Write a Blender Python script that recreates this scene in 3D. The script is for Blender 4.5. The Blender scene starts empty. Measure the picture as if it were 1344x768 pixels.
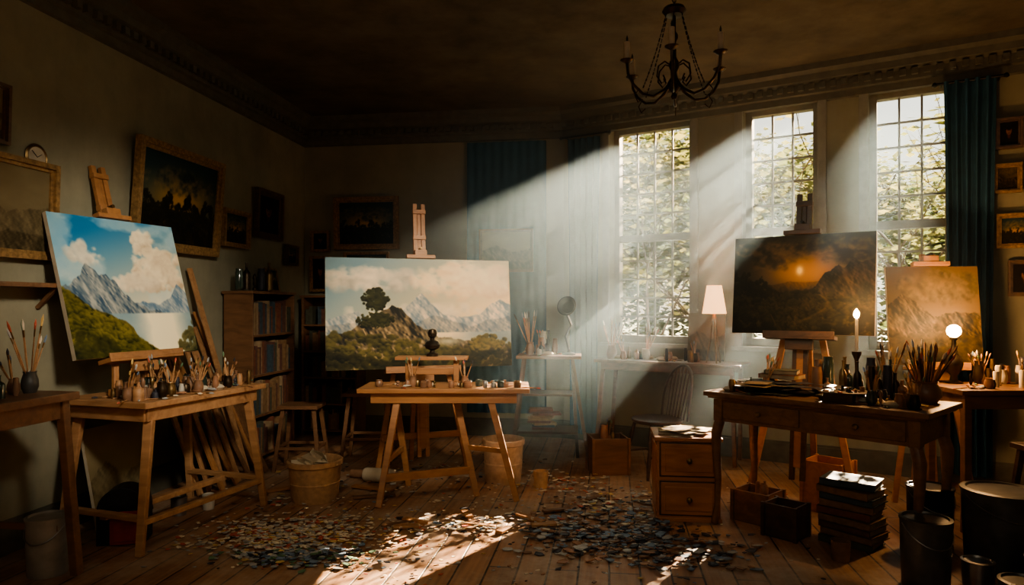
import bpy, math, random
import numpy as np
from mathutils import Vector, Matrix
R=random.Random(7)
V=Vector
# ------------------------------------------------------------------ materials
def nt(name):
    m=bpy.data.materials.new(name); m.use_nodes=True
    return m,m.node_tree.nodes,m.node_tree.links,m.node_tree.nodes['Principled BSDF']
def mat(name,col,rough=.6,metal=0.,var=.25,scale=14.,bump=.15,emit=None,es=0.,spec=.4,sheen=0):
    m,N,L,b=nt(name)
    tc=N.new('ShaderNodeTexCoord'); no=N.new('ShaderNodeTexNoise')
    no.inputs['Scale'].default_value=scale; no.inputs['Detail'].default_value=6
    L.new(tc.outputs['Object'],no.inputs['Vector'])
    cr=N.new('ShaderNodeValToRGB')
    cr.color_ramp.elements[0].position=.3; cr.color_ramp.elements[1].position=.72
    cr.color_ramp.elements[0].color=[c*(1-var) for c in col]+[1]
    cr.color_ramp.elements[1].color=[min(1,c*(1+var)) for c in col]+[1]
    L.new(no.outputs['Fac'],cr.inputs['Fac']); L.new(cr.outputs['Color'],b.inputs['Base Color'])
    b.inputs['Roughness'].default_value=rough; b.inputs['Metallic'].default_value=metal
    b.inputs['Specular IOR Level'].default_value=spec
    if bump>0:
        bp=N.new('ShaderNodeBump'); bp.inputs['Strength'].default_value=bump; bp.inputs['Distance'].default_value=.01
        L.new(no.outputs['Fac'],bp.inputs['Height']); L.new(bp.outputs['Normal'],b.inputs['Normal'])
    if emit:
        b.inputs['Emission Color'].default_value=list(emit)+[1]; b.inputs['Emission Strength'].default_value=es
    return m
def wood(name,c1,c2,rough=.5,sc=(2,14,14)):
    m,N,L,b=nt(name)
    tc=N.new('ShaderNodeTexCoord'); mp=N.new('ShaderNodeMapping'); mp.inputs['Scale'].default_value=sc
    no=N.new('ShaderNodeTexNoise'); no.inputs['Scale'].default_value=1.6; no.inputs['Detail'].default_value=8; no.inputs['Distortion'].default_value=.8
    L.new(tc.outputs['Object'],mp.inputs['Vector']); L.new(mp.outputs['Vector'],no.inputs['Vector'])
    n2=N.new('ShaderNodeTexNoise'); n2.inputs['Scale'].default_value=3; n2.inputs['Detail'].default_value=5
    L.new(tc.outputs['Object'],n2.inputs['Vector'])
    mx=N.new('ShaderNodeMath'); mx.operation='MULTIPLY_ADD'; mx.inputs[1].default_value=.6
    m3=N.new('ShaderNodeMath'); m3.operation='MULTIPLY'; m3.inputs[1].default_value=.4
    L.new(n2.outputs['Fac'],m3.inputs[0]); L.new(no.outputs['Fac'],mx.inputs[0]); L.new(m3.outputs[0],mx.inputs[2])
    cr=N.new('ShaderNodeValToRGB'); cr.color_ramp.elements[0].position=.35; cr.color_ramp.elements[1].position=.65
    cr.color_ramp.elements[0].color=list(c1)+[1]; cr.color_ramp.elements[1].color=list(c2)+[1]
    L.new(mx.outputs[0],cr.inputs['Fac']); L.new(cr.outputs['Color'],b.inputs['Base Color'])
    b.inputs['Roughness'].default_value=rough
    bp=N.new('ShaderNodeBump'); bp.inputs['Strength'].default_value=.2; bp.inputs['Distance'].default_value=.005
    L.new(no.outputs['Fac'],bp.inputs['Height']); L.new(bp.outputs['Normal'],b.inputs['Normal'])
    return m
W_LIGHT=wood('wood_oak',(.25,.125,.055),(.43,.24,.115))
W_MID=wood('wood_walnut',(.10,.05,.024),(.20,.10,.048),.45)
W_DARK=wood('wood_dark',(.032,.018,.011),(.085,.045,.025),.45)
W_EASEL=wood('wood_easel',(.25,.115,.045),(.39,.19,.078),.5)
W_RED=wood('wood_cherry',(.25,.10,.04),(.42,.18,.07),.4)
M_PAPER=mat('paper',(.62,.55,.42),.9,var=.12)
M_OLDP=mat('old_pages',(.30,.22,.13),.9,var=.2)
M_BLACK=mat('black_iron',(.02,.02,.02),.45,.6,var=.3)
M_BRONZE=mat('dark_bronze',(.05,.035,.022),.4,.8,var=.3)
M_BRASS=mat('aged_brass',(.20,.13,.06),.4,.9,var=.3)
M_TIN=mat('tin',(.32,.32,.32),.35,.9,var=.2)
M_GOLD=mat('gilt_frame',(.26,.155,.065),.45,.3,var=.4,scale=40,bump=.5)
M_DKFRAME=mat('dark_frame',(.09,.05,.025),.4,var=.4,scale=30)
M_CLOTH=mat('teal_drape',(.016,.06,.10),.95,var=.25,scale=8)
M_CREAM=mat('cream_wax',(.75,.66,.5),.5,var=.08)
M_WHITE=mat('white_enamel',(.42,.39,.33),.5,var=.12)
M_CER=mat('ceramic_brown',(.20,.11,.065),.35,var=.3)
M_TERRA=mat('bin_tan',(.42,.26,.14),.7,var=.2,scale=30)
M_BIN2=mat('bin_canvas',(.50,.35,.23),.8,var=.15,scale=30)
M_REDP=mat('red_paint',(.25,.03,.02),.5,var=.25)
M_GREY=mat('grey_tin_dark',(.09,.09,.085),.4,.5,var=.3)
M_PAIL=mat('pail_grey',(.24,.22,.19),.6,var=.2)
M_FLAME=mat('candle_flame',(1,.6,.2),.5,var=0,bump=0,emit=(1,.55,.18),es=140)
M_SHADE=mat('lamp_shade_linen',(.85,.62,.38),.8,var=.06,emit=(1,.50,.20),es=2.4)
M_EDGE=mat('canvas_edge',(.45,.38,.28),.9,var=.1)
M_STONE=mat('plaster_cast',(.45,.38,.28),.7,var=.15)
PAINTS=[mat('pigment_%d'%i,c,.55,var=.25) for i,c in enumerate([(.42,.10,.06),(.52,.36,.14),(.13,.18,.25),(.10,.17,.10),(.60,.52,.40),(.03,.03,.04),(.26,.13,.07),(.32,.32,.31)])]
GLASS=mat('dark_glass',(.03,.045,.035),.12,var=.2,bump=0,spec=.8)
JARS=[M_WHITE,GLASS,M_CER,M_TIN,PAINTS[1],PAINTS[5],M_BRASS,PAINTS[6],GLASS,M_CER,PAINTS[5],M_CREAM]
BOOKS=[mat('book_cloth_%d'%i,c,.75,var=.25,scale=30) for i,c in enumerate([(.15,.055,.03),(.18,.105,.05),(.06,.06,.04),(.04,.06,.075),(.24,.165,.095),(.10,.045,.032)])]
# ------------------------------------------------------------------ mesh builder
class MB:
    def __init__(s): s.v=[];s.f=[];s.m=[];s.sm=[];s.mats=[]
    def mi(s,m):
        if m not in s.mats: s.mats.append(m)
        return s.mats.index(m)
    def add(s,vs,fs,m,smooth=False):
        o=len(s.v); s.v+= [tuple(x) for x in vs]; k=s.mi(m)
        for f in fs: s.f.append([i+o for i in f]); s.m.append(k); s.sm.append(smooth)
    def hexa(s,p,m):
        s.add(p,[(0,3,2,1),(4,5,6,7),(0,1,5,4),(1,2,6,5),(2,3,7,6),(3,0,4,7)],m)
    def box(s,c,d,m,a=0.,M=None):
        c=V(c); x,y,z=[k/2 for k in d]
        P=[V((i,j,k)) for k in(-z,z) for i,j in((-x,-y),(x,-y),(x,y),(-x,y))]
        Q=Matrix.Rotation(a,3,'Z') if M is None else M
        s.hexa([Q@p+c for p in P],m)
    def beam(s,a,b,w,t,m,side=None,w2=None):
        a=V(a);b=V(b);d=(b-a).normalized()
        sd=V(side) if side is not None else V((0,0,1)).cross(d)
        if sd.length<1e-3: sd=V((1,0,0))
        sd=(sd-d*sd.dot(d)).normalized(); n=d.cross(sd); w2=w2 or w
        P=[]
        for p,ww in((a,w),(b,w2)):
            for i,j in((-1,-1),(1,-1),(1,1),(-1,1)): P.append(p+sd*i*ww/2+n*j*t/2)
        s.hexa(P,m)
    def sweep(s,pts,rad,m,n=8,cap=True):
        pts=[V(p) for p in pts]
        if not hasattr(rad,'__len__'): rad=[rad]*len(pts)
        vs=[];up=None
        for i,p in enumerate(pts):
            d=(pts[min(i+1,len(pts)-1)]-pts[max(i-1,0)]).normalized()
            if up is None: up=V((0,0,1)) if abs(d.z)<.9 else V((1,0,0))
            x=(up-d*up.dot(d)).normalized(); y=d.cross(x); up=x
            for k in range(n):
                t=2*math.pi*k/n; vs.append(p+(x*math.cos(t)+y*math.sin(t))*rad[i])
        fs=[]
        for i in range(len(pts)-1):
            for k in range(n):
                k2=(k+1)%n; fs.append((i*n+k,i*n+k2,(i+1)*n+k2,(i+1)*n+k))
        if cap: fs+= [tuple(range(n-1,-1,-1)),tuple(range((len(pts)-1)*n,len(pts)*n))]
        s.add(vs,fs,m,True)
    def tube(s,a,b,r,m,r2=None,n=10): s.sweep([a,b],[r,r if r2 is None else r2],m,n)
    def lathe(s,prof,o,m,n=20,M=None,sx=1,sy=1):
        o=V(o);vs=[]
        for r,z in prof:
            for k in range(n):
                t=2*math.pi*k/n; p=V((r*math.cos(t)*sx,r*math.sin(t)*sy,z))
                vs.append((M@p if M else p)+o)
        fs=[]
        for i in range(len(prof)-1):
            for k in range(n):
                k2=(k+1)%n; fs.append((i*n+k,i*n+k2,(i+1)*n+k2,(i+1)*n+k))
        if prof[0][0]>1e-4: fs.append(tuple(range(n-1,-1,-1)))
        if prof[-1][0]>1e-4: fs.append(tuple(range((len(prof)-1)*n,len(prof)*n)))
        s.add(vs,fs,m,True)
    def build(s,name,bevel=0.,origin=None,parent=None):
        me=bpy.data.meshes.new(name)
        vs=np.array(s.v,dtype=float)
        if origin is None: origin=((vs[:,0].min()+vs[:,0].max())/2,(vs[:,1].min()+vs[:,1].max())/2,vs[:,2].min())
        me.from_pydata((vs-np.array(origin)).tolist(),[],s.f)
        for m in s.mats: me.materials.append(m)
        me.polygons.foreach_set('material_index',s.m); me.polygons.foreach_set('use_smooth',s.sm); me.update()
        ob=bpy.data.objects.new(name,me); ob.location=origin; bpy.context.collection.objects.link(ob)
        if any(s.sm):
            try: me.set_sharp_from_angle(angle=math.radians(42))
            except Exception: pass
        if bevel>0:
            b=ob.modifiers.new('bevel','BEVEL'); b.width=bevel; b.segments=2; b.limit_method='ANGLE'
        if parent: ob.parent=parent
        return ob
# ------------------------------------------------------------------ room geometry
CZ=3.45
C=V((-2.307,7.6,0)); K=V((.546,7.19,0)); E=V((4.47,4.80,0))
LB=V((-3.68,-2.0,0)); RB=V((4.47,-2.0,0))
LD=V((.143,1,0)).normalized(); BD=(K-C).normalized(); WD=(E-K).normalized()
LN=V((LD.y,-LD.x,0)); BN=V((BD.y,-BD.x,0)); WN=V((WD.y,-WD.x,0))     # into the room
def lw(y,off=0,z=0): p=V((-3.393+.143*y,y,z)); return p+LN*off
def bw(s_,off=0,z=0): return C+BD*s_+BN*off+V((0,0,z))
def ww(t,off=0,z=0): return K+WD*t+WN*off+V((0,0,z))
def plaster(name,c1,c2,sc=1.3,st=.2):
    m,N,L,b=nt(name)
    tc=N.new('ShaderNodeTexCoord'); a=N.new('ShaderNodeTexNoise'); a.inputs['Scale'].default_value=sc; a.inputs['Detail'].default_value=9; a.inputs['Roughness'].default_value=.65
    mp=N.new('ShaderNodeMapping'); mp.inputs['Scale'].default_value=(3,3,.4)
    w=N.new('ShaderNodeTexNoise'); w.inputs['Scale'].default_value=1.7; w.inputs['Detail'].default_value=7; w.inputs['Roughness'].default_value=.7
    L.new(tc.outputs['Object'],a.inputs['Vector']); L.new(tc.outputs['Object'],mp.inputs['Vector']); L.new(mp.outputs['Vector'],w.inputs['Vector'])
    mx=N.new('ShaderNodeMix'); mx.inputs[0].default_value=st; L.new(a.outputs['Fac'],mx.inputs[2]); L.new(w.outputs['Fac'],mx.inputs[3])
    cr=N.new('ShaderNodeValToRGB'); cr.color_ramp.elements[0].position=.35; cr.color_ramp.elements[1].position=.65
    cr.color_ramp.elements[0].color=list(c1)+[1]; cr.color_ramp.elements[1].color=list(c2)+[1]
    L.new(mx.outputs[0],cr.inputs['Fac']); L.new(cr.outputs['Color'],b.inputs['Base Color'])
    b.inputs['Roughness'].default_value=.85; b.inputs['Specular IOR Level'].default_value=.2
    bp=N.new('ShaderNodeBump'); bp.inputs['Strength'].default_value=.35; bp.inputs['Distance'].default_value=.02
    L.new(a.outputs['Fac'],bp.inputs['Height']); L.new(bp.outputs['Normal'],b.inputs['Normal'])
    return m
M_WALL=plaster('wall_plaster',(.18,.165,.115),(.28,.26,.18))
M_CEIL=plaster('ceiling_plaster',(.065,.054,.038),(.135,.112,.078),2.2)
M_TRIM=mat('trim_paint',(.09,.083,.06),.6,var=.2)
M_FRAMEW=mat('window_paint',(.22,.21,.17),.5,var=.15)
TH=.26
def wall_piece(mb,A,D,N_,a,b,z0,z1,m,off=0,th=TH):
    P=[]
    for z in(z0,z1):
        for s_,o in((a,off),(b,off),(b,off-th),(a,off-th)): P.append(A+D*s_+N_*o+V((0,0,z)))
    mb.hexa(P,m)
def simple_wall(name,A,B,ext=.2):
    d=(B-A); L_=d.length; d.normalize(); n=V((d.y,-d.x,0)); mb=MB()
    wall_piece(mb,A,d,n,-ext,L_+ext,0,CZ,M_WALL); return mb.build(name,origin=(A.x,A.y,0))
simple_wall('wall_left',LB,C,0.0); simple_wall('wall_back',C,K,0.0)
simple_wall('wall_right',E,RB,0.0); simple_wall('wall_rear',RB,LB,0.25)
WLEN=(E-K).length
WINS=[(.519,1.353),(1.83,2.46),(2.85,3.45)]; ZS,ZT,ZR=1.02,3.19,2.07
mb=MB(); prev=-.05
for a,b in WINS:
    wall_piece(mb,K,WD,WN,prev,a,0,CZ,M_WALL)
    wall_piece(mb,K,WD,WN,a,b,0,ZS,M_WALL); wall_piece(mb,K,WD,WN,a,b,ZT,CZ,M_WALL); prev=b
wall_piece(mb,K,WD,WN,prev,WLEN+.2,0,CZ,M_WALL)
mb.build('wall_window',origin=(K.x,K.y,0))
poly=[LB,RB,E,K,C]
def slab(name,z0,z1,m,grow=.4):
    c=sum(poly,V((0,0,0)))/5
    P=[p+(p-c).normalized()*grow for p in poly]; mb=MB(); n=5
    mb.add([V((p.x,p.y,z)) for z in(z0,z1) for p in P],[tuple(range(4,-1,-1)),tuple(range(5,10))]+[(i,(i+1)%5,5+(i+1)%5,5+i) for i in range(5)],m)
    return mb.build(name,origin=(0,0,z0))
m,N,L,b=nt('floor_boards')
tc=N.new('ShaderNodeTexCoord'); mp=N.new('ShaderNodeMapping'); mp.inputs['Rotation'].default_value=(0,0,math.radians(98.1))
br=N.new('ShaderNodeTexBrick'); br.inputs['Scale'].default_value=1; br.inputs['Brick Width'].default_value=2.4; br.inputs['Row Height'].default_value=.16
br.inputs['Mortar Size'].default_value=.006; br.inputs['Mortar Smooth'].default_value=.3; br.inputs['Bias'].default_value=0
br.inputs['Color1'].default_value=(.35,.185,.09,1); br.inputs['Color2'].default_value=(.23,.12,.058,1); br.inputs['Mortar'].default_value=(.02,.011,.007,1)
L.new(tc.outputs['Object'],mp.inputs['Vector']); L.new(mp.outputs['Vector'],br.inputs['Vector'])
mp2=N.new('ShaderNodeMapping'); mp2.inputs['Scale'].default_value=(1.2,26,1)
gr=N.new('ShaderNodeTexNoise'); gr.inputs['Scale'].default_value=1.5; gr.inputs['Detail'].default_value=8
L.new(mp.outputs['Vector'],mp2.inputs['Vector']); L.new(mp2.outputs['Vector'],gr.inputs['Vector'])
mx=N.new('ShaderNodeMix'); mx.data_type='RGBA'; mx.blend_type='MULTIPLY'; mx.inputs[0].default_value=.7
gc=N.new('ShaderNodeValToRGB'); gc.color_ramp.elements[0].position=.3; gc.color_ramp.elements[0].color=(.45,.42,.4,1); gc.color_ramp.elements[1].position=.7; gc.color_ramp.elements[1].color=(1.2,1.15,1.1,1)
L.new(gr.outputs['Fac'],gc.inputs['Fac']); L.new(br.outputs['Color'],mx.inputs[6]); L.new(gc.outputs['Color'],mx.inputs[7])
du=N.new('ShaderNodeTexNoise'); du.inputs['Scale'].default_value=2.2; du.inputs['Detail'].default_value=10; du.inputs['Roughness'].default_value=.75
L.new(tc.outputs['Object'],du.inputs['Vector'])
dc=N.new('ShaderNodeValToRGB'); dc.color_ramp.elements[0].position=.44; dc.color_ramp.elements[0].color=(0,0,0,1); dc.color_ramp.elements[1].position=.70; dc.color_ramp.elements[1].color=(.75,.75,.75,1)
L.new(du.outputs['Fac'],dc.inputs['Fac'])
mx2=N.new('ShaderNodeMix'); mx2.data_type='RGBA'; mx2.inputs[7].default_value=(.44,.36,.28,1)
L.new(dc.outputs['Color'],mx2.inputs[0]); L.new(mx.outputs[2],mx2.inputs[6]); L.new(mx2.outputs[2],b.inputs['Base Color'])
b.inputs['Roughness'].default_value=.5
bp=N.new('ShaderNodeBump'); bp.inputs['Strength'].default_value=.5; bp.inputs['Distance'].default_value=.01; bp.invert=True
L.new(br.outputs['Fac'],bp.inputs['Height']); L.new(bp.outputs['Normal'],b.inputs['Normal'])
M_FLOOR=m
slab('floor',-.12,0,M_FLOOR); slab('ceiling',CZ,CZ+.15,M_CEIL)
def trim_run(A,D,N_,L_,idx,side):
    mb=MB(); prof=[(.0,.30),(.025,.29),(.03,.235),(.055,.225),(.06,.15),(.10,.125),(.11,.075),(.15,.05),(.155,0)]
    vs=[];n=len(prof)
    for s_ in(0,L_):
        for o,dz in prof: vs.append(A+D*s_+N_*o+V((0,0,CZ-dz)))
    fs=[(i,i+1,n+i+1,n+i) for i in range(n-1)]
    mb.add(vs,fs,M_TRIM)
    k=int(L_/.085)
    for i in range(k):
        p=A+D*(.04+i*.085)+N_*.075+V((0,0,CZ-.175)); mb.box(p,(.045,.04,.05),M_TRIM,math.atan2(D.y,D.x))
    mb.build('trim_%d'%idx,origin=(A.x,A.y,CZ-.3))
    mb=MB(); wall_piece(mb,A,D,N_,0,L_,0,.17,M_TRIM,.022,.022); wall_piece(mb,A,D,N_,0,L_,.17,.19,M_TRIM,.012,.012)
    mb.build('baseboard_'+side,origin=(A.x,A.y,0))
trim_run(LB,LD,LN,(C-LB).length,1,'left'); trim_run(C,BD,BN,(K-C).length,2,'back'); trim_run(K,WD,WN,WLEN,3,'window')
for i,(a,b_) in enumerate(WINS):
    mb=MB(); o=-.17
    def bar(a0,a1,z0,z1,d=.04,oo=o): wall_piece(mb,K,WD,WN,a0,a1,z0,z1,M_FRAMEW,oo+d/2,d)
    f=.055
    bar(a,a+f,ZS,ZT,.09); bar(b_-f,b_,ZS,ZT,.09); bar(a+f,b_-f,ZS,ZS+.07,.09); bar(a+f,b_-f,ZT-f,ZT,.09)
    bar(a+f,b_-f,ZR-.035,ZR+.035,.075)
    nc=4 if i==0 else 3
    for k in range(1,nc):
        x=a+f+(b_-a-2*f)*k/nc; bar(x-.009,x+.009,ZS+.07,ZT-f,.025)
    for k in range(1,5):
        z=ZR+.035+(ZT-f-ZR-.035)*k/5; bar(a+f,b_-f,z-.009,z+.009,.024)
        z=ZS+.07+(ZR-.035-ZS-.07)*k/5; bar(a+f,b_-f,z-.009,z+.009,.024)
    for a0,a1,z0,z1 in((a-.07,a,ZS-.0,ZT+.07),(b_,b_+.07,ZS,ZT+.07),(a,b_,ZT,ZT+.07)): wall_piece(mb,K,WD,WN,a0,a1,z0,z1,M_FRAMEW,.025,.025)
    wall_piece(mb,K,WD,WN,a-.09,b_+.09,ZS-.04,ZS,M_FRAMEW,.06,.06)
    mb.build('window_%d'%(i+1),bevel=.003,origin=tuple(ww((a+b_)/2,0,ZS)))
# ------------------------------------------------------------------ painted pictures
def fbm(h,w,fx,fy,octv,seed,p=.5):
    rg=np.random.RandomState(seed); out=np.zeros((h,w)); amp=1.;tot=0
    for o in range(octv):
        nx=int(fx*2**o)+2; ny=int(fy*2**o)+2; g=rg.rand(ny+1,nx+1)
        x=np.linspace(0,nx-1.001,w); y=np.linspace(0,ny-1.001,h)
        xi=x.astype(int); yi=y.astype(int); xf=x-xi; yf=y-yi
        xf=xf*xf*(3-2*xf); yf=yf*yf*(3-2*yf)
        g00=g[np.ix_(yi,xi)];g01=g[np.ix_(yi,xi+1)];g10=g[np.ix_(yi+1,xi)];g11=g[np.ix_(yi+1,xi+1)]
        a=g00*(1-xf)+g01*xf; b=g10*(1-xf)+g11*xf
        out+=amp*(a*(1-yf)[:,None]+b*yf[:,None]); tot+=amp; amp*=p
    return out/tot
def art(kind,w,h,seed=0):
    rg=np.random.RandomState(seed+99); A=w/h
    U,Y=np.meshgrid(np.linspace(0,1,w),np.linspace(0,1,h)); u=U[0]
    C_=lambda *x: np.array(x)
    def lerp(a,b,t): return a+(b-a)*np.clip(t,0,1)[...,None]
    n1=fbm(h,w,3,4,5,seed+1); n2=fbm(h,w,9,9,5,seed+2); n3=fbm(h,w,22,22,3,seed+4)
    rk=fbm(h,w,8*A**.5,6,4,seed+5,.55); sk=np.array([np.roll(rk[j],int(j*.5)) for j in range(h)])
    gx=np.gradient(sk,axis=1)*w/90; gx/=gx.std(); lit=np.clip(.45+.28*gx+.5*(n2-.5),0,1)
    def ln(pts,rough=.02,sd=0,f=12):
        x,y=zip(*pts); return np.interp(u,x,y)+rough*2*(fbm(1,w,f,1,5,seed+50+sd,.6)[0]-.5)
    def layer(img,l,ca,cb,sh,soft=.010,al=1.):
        m=np.clip((Y-l[None,:])/soft,0,1)[...,None]*al; return img*(1-m)+lerp(ca,cb,sh)*m
    def put(img,mask,ca,cb,sh):
        m=np.clip(mask,0,1)[...,None]; return img*(1-m)+lerp(ca,cb,sh)*m
    def puffs(img,L_,cs,cl,lx=-.5,ly=-.8,edge=.35,al=.9,rough=.55):
        for x,y,r in L_:
            rx=r/A; x0=max(0,int((x-rx)*w)-1);x1=min(w,int((x+rx)*w)+2);y0=max(0,int((y-r)*h)-1);y1=min(h,int((y+r)*h)+2)
            if x1<=x0 or y1<=y0: continue
            nn=(n2[y0:y1,x0:x1]+n3[y0:y1,x0:x1]-1)
            dx=(U[y0:y1,x0:x1]-x)/rx; dy=(Y[y0:y1,x0:x1]-y)/r; d=np.sqrt(dx*dx+dy*dy)+rough*nn*1.6
            m=np.clip((1-d)/edge,0,1)*al; s=np.clip(.42+.5*(dx*lx+dy*ly)+.8*nn,0,1)
            img[y0:y1,x0:x1]=img[y0:y1,x0:x1]*(1-m[...,None])+lerp(cs,cl,s)*m[...,None]
        return img
    def cloud(cx,cy,sx,sy,n,r0,r1):
        L_=[]
        for i in range(n):
            a=rg.uniform(0,6.28);k=rg.uniform(0,1)**.6; x=cx+sx*k*math.cos(a); y=cy+sy*k*math.sin(a)
            L_.append((x,y,rg.uniform(r0,r1)*(1.15-.5*k)))
        return sorted(L_,key=lambda t:t[1])
    def bush(x0,x1,yf,yb,n,r0,r1):
        L_=[]
        for i in range(n):
            x=rg.uniform(x0,x1); t=yf(x)
            if yb>t: L_.append((x,rg.uniform(t,yb),rg.uniform(r0,r1)))
        return sorted(L_,key=lambda t:t[1])
    if kind=='valley':
        img=lerp(C_(.16,.44,.62),C_(.96,.88,.72),(Y*1.25+.45*U-.22))
        img=put(img,np.clip((n1-.50)*4,0,.55),C_(.6,.74,.80),C_(.92,.9,.8),n2)
        img=puffs(img,cloud(.22,.27,.13,.09,26,.03,.07),C_(.68,.67,.62),C_(.98,.93,.81),.4,-.8,.6,.7)
        img=puffs(img,cloud(.70,.17,.10,.10,40,.035,.07),C_(.78,.69,.56),C_(1,.95,.82),-.4,-.8,.5,.85)
        img=puffs(img,cloud(.80,.36,.22,.15,110,.04,.09),C_(.76,.66,.53),C_(1,.94,.80),-.4,-.8,.5,.85)
        img=puffs(img,cloud(.58,.47,.20,.06,50,.03,.06),C_(.82,.75,.64),C_(.98,.92,.80),-.3,-.8,.6,.7)
        img=layer(img,ln([(0,.62),(.45,.62),(.6,.6),(.72,.63),(.84,.58),(.93,.47),(1,.53)],.02,1),C_(.40,.50,.58),C_(.70,.72,.70),lit)
        img=layer(img,ln([(0,.52),(.08,.46),(.15,.42),(.20,.34),(.25,.37),(.29,.43),(.34,.40),(.40,.47),(.46,.56),(.52,.60),(.62,.66),(.75,.69),(1,.7)],.03,2,16),C_(.24,.33,.41),C_(.66,.66,.62),lit+.1*(U-.2))
        wt=np.exp(-((U-.72)/.16)**2)*1.2+.25*(n2-.5)+.2
        img=put(img,np.clip((Y-.69)/.012,0,1),C_(.38,.52,.60),C_(1.,.94,.78),wt)
        img=layer(img,ln([(0,.5),(.08,.56),(.2,.66),(.32,.70),(.42,.75),(.47,.80),(.50,.88),(.6,.93),(.75,1.05),(1,1.2)],.015,3),C_(.15,.17,.08),C_(.52,.46,.24),lit)
        hl=lambda x: np.interp(x,[0,.08,.2,.32,.42,.5,.6],[.52,.58,.68,.73,.78,.90,.96])
        img=puffs(img,bush(0,.56,hl,1.02,520,.012,.034),C_(.12,.14,.06),C_(.58,.52,.24),.4,-.8,.4,.8)
        img=puffs(img,bush(.0,.30,lambda x:.84+.2*x,1.02,110,.02,.045),C_(.06,.08,.04),C_(.34,.32,.15),.4,-.8,.4,.9)
        img=puffs(img,bush(.84,1.03,lambda x:1.62-.84*x,1.02,120,.015,.035),C_(.16,.18,.12),C_(.48,.44,.28),-.4,-.8,.4,.8)
    elif kind=='lakeland':
        img=lerp(C_(.44,.54,.57),C_(.98,.83,.59),(U*.95+Y*.7-.2))
        img=puffs(img,cloud(.22,.20,.28,.10,120,.04,.10),C_(.64,.61,.55),C_(.96,.87,.73),.5,-.7,.7,.55)
        img=puffs(img,cloud(.75,.20,.30,.14,150,.04,.12),C_(.90,.74,.54),C_(1,.92,.72),.3,-.8,.7,.6)
        img=puffs(img,cloud(.55,.50,.45,.06,90,.04,.08),C_(.82,.75,.64),C_(.98,.89,.72),.3,-.8,.8,.5)
        img=layer(img,ln([(0,.56),(.10,.50),(.16,.47),(.25,.55),(.38,.50),(.46,.37),(.50,.31),(.55,.40),(.62,.50),(.72,.54),(.82,.50),(.88,.42),(.94,.36),(1,.42)],.02,1,14),C_(.46,.52,.55),C_(.94,.83,.67),lit*.9+.14*U-.05)
        img=layer(img,ln([(0,.60),(.2,.58),(.45,.60),(.56,.52),(.66,.57),(.78,.62),(.86,.56),(1,.52)],.02,2,14),C_(.38,.44,.48),C_(.76,.69,.58),lit)
        img=layer(img,ln([(0,.68),(1,.67)],.008,3),C_(.50,.55,.55),C_(.96,.85,.66),np.exp(-((U-.58)/.18)**2)+.4*(n2-.3))
        img=layer(img,ln([(0,.70),(.12,.67),(.17,.60),(.23,.54),(.30,.46),(.34,.42),(.39,.45),(.43,.53),(.47,.61),(.53,.66),(.60,.72),(1,.80)],.025,4,18),C_(.13,.13,.11),C_(.66,.55,.39),lit)
        img=puffs(img,cloud(.255,.38,.07,.10,130,.018,.042),C_(.035,.05,.025),C_(.26,.26,.13),.4,-.8,.35,.95)
        img=puffs(img,cloud(.25,.56,.095,.07,100,.018,.036),C_(.04,.055,.03),C_(.30,.29,.14),.4,-.8,.35,.95)
        img=puffs(img,bush(0,1,lambda x:np.interp(x,[0,.15,.4,.55,.7,.8,1],[.68,.68,.72,.78,.82,.78,.74]),1.02,620,.015,.04),C_(.11,.12,.065),C_(.50,.44,.23),.3,-.8,.4,.85)
        img=put(img,np.exp(-((U-.64)/.08)**2-((Y-.76)/.04)**2)*.9,C_(.6,.6,.5),C_(.9,.80,.62),n2)
        img=puffs(img,cloud(.86,.80,.10,.09,120,.02,.04),C_(.12,.13,.06),C_(.60,.52,.25),.4,-.8,.35,.9)
        img=puffs(img,bush(0,1,lambda x:.90-.06*math.cos(x*7),1.02,300,.015,.04),C_(.06,.07,.04),C_(.30,.27,.14),.3,-.8,.4,.9)
    elif kind=='sunset':
        g=np.exp(-(((U-.50)/.24)**2+((Y-.36)/.18)**2)); g2=np.exp(-(((U-.49)/.022)**2+((Y-.36)/.04)**2))
        img=lerp(C_(.17,.165,.145),C_(.58,.42,.22),g*1.05)
        for cx,cy,sx in((.2,.12,.25),(.75,.10,.28),(.3,.27,.16),(.8,.24,.14),(.5,.16,.15)):
            img=puffs(img,cloud(cx,cy,sx,.07,80,.03,.08),C_(.12,.118,.105),C_(.45,.36,.23),(.5-cx)*1.5,.8,.7,.7)
        img=lerp(img,C_(.95,.66,.30),g*.22); img=lerp(img,C_(1.,.88,.50),g2*1.4)
        img=layer(img,ln([(0,.48),(.3,.50),(.42,.46),(.55,.48),(1,.44)],.015,1),C_(.14,.125,.09),C_(.52,.38,.20),g*1.1+.3*(lit-.5))
        img=layer(img,ln([(0,.56),(.5,.60),(.60,.52),(.66,.40),(.71,.36),(.76,.30),(.80,.34),(.86,.26),(.92,.30),(1,.24)],.03,2,16),C_(.055,.053,.05),C_(.24,.20,.15),lit)
        img=layer(img,ln([(0,.50),(.06,.46),(.12,.42),(.2,.50),(.3,.55),(.45,.60),(.7,.62),(1,.60)],.02,3),C_(.045,.043,.037),C_(.30,.25,.15),lit*.7+.5*g)
        img=puffs(img,bush(0,.30,lambda x:.36+.5*x+.06*math.sin(x*50),.62,150,.012,.04),C_(.02,.02,.018),C_(.14,.13,.08),.5,-.6,.35,.9)
        img=puffs(img,bush(0,1,lambda x:.60+.04*math.sin(x*9),1.02,480,.012,.04),C_(.03,.032,.025),C_(.25,.22,.13),0,-.8,.4,.8)
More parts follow.
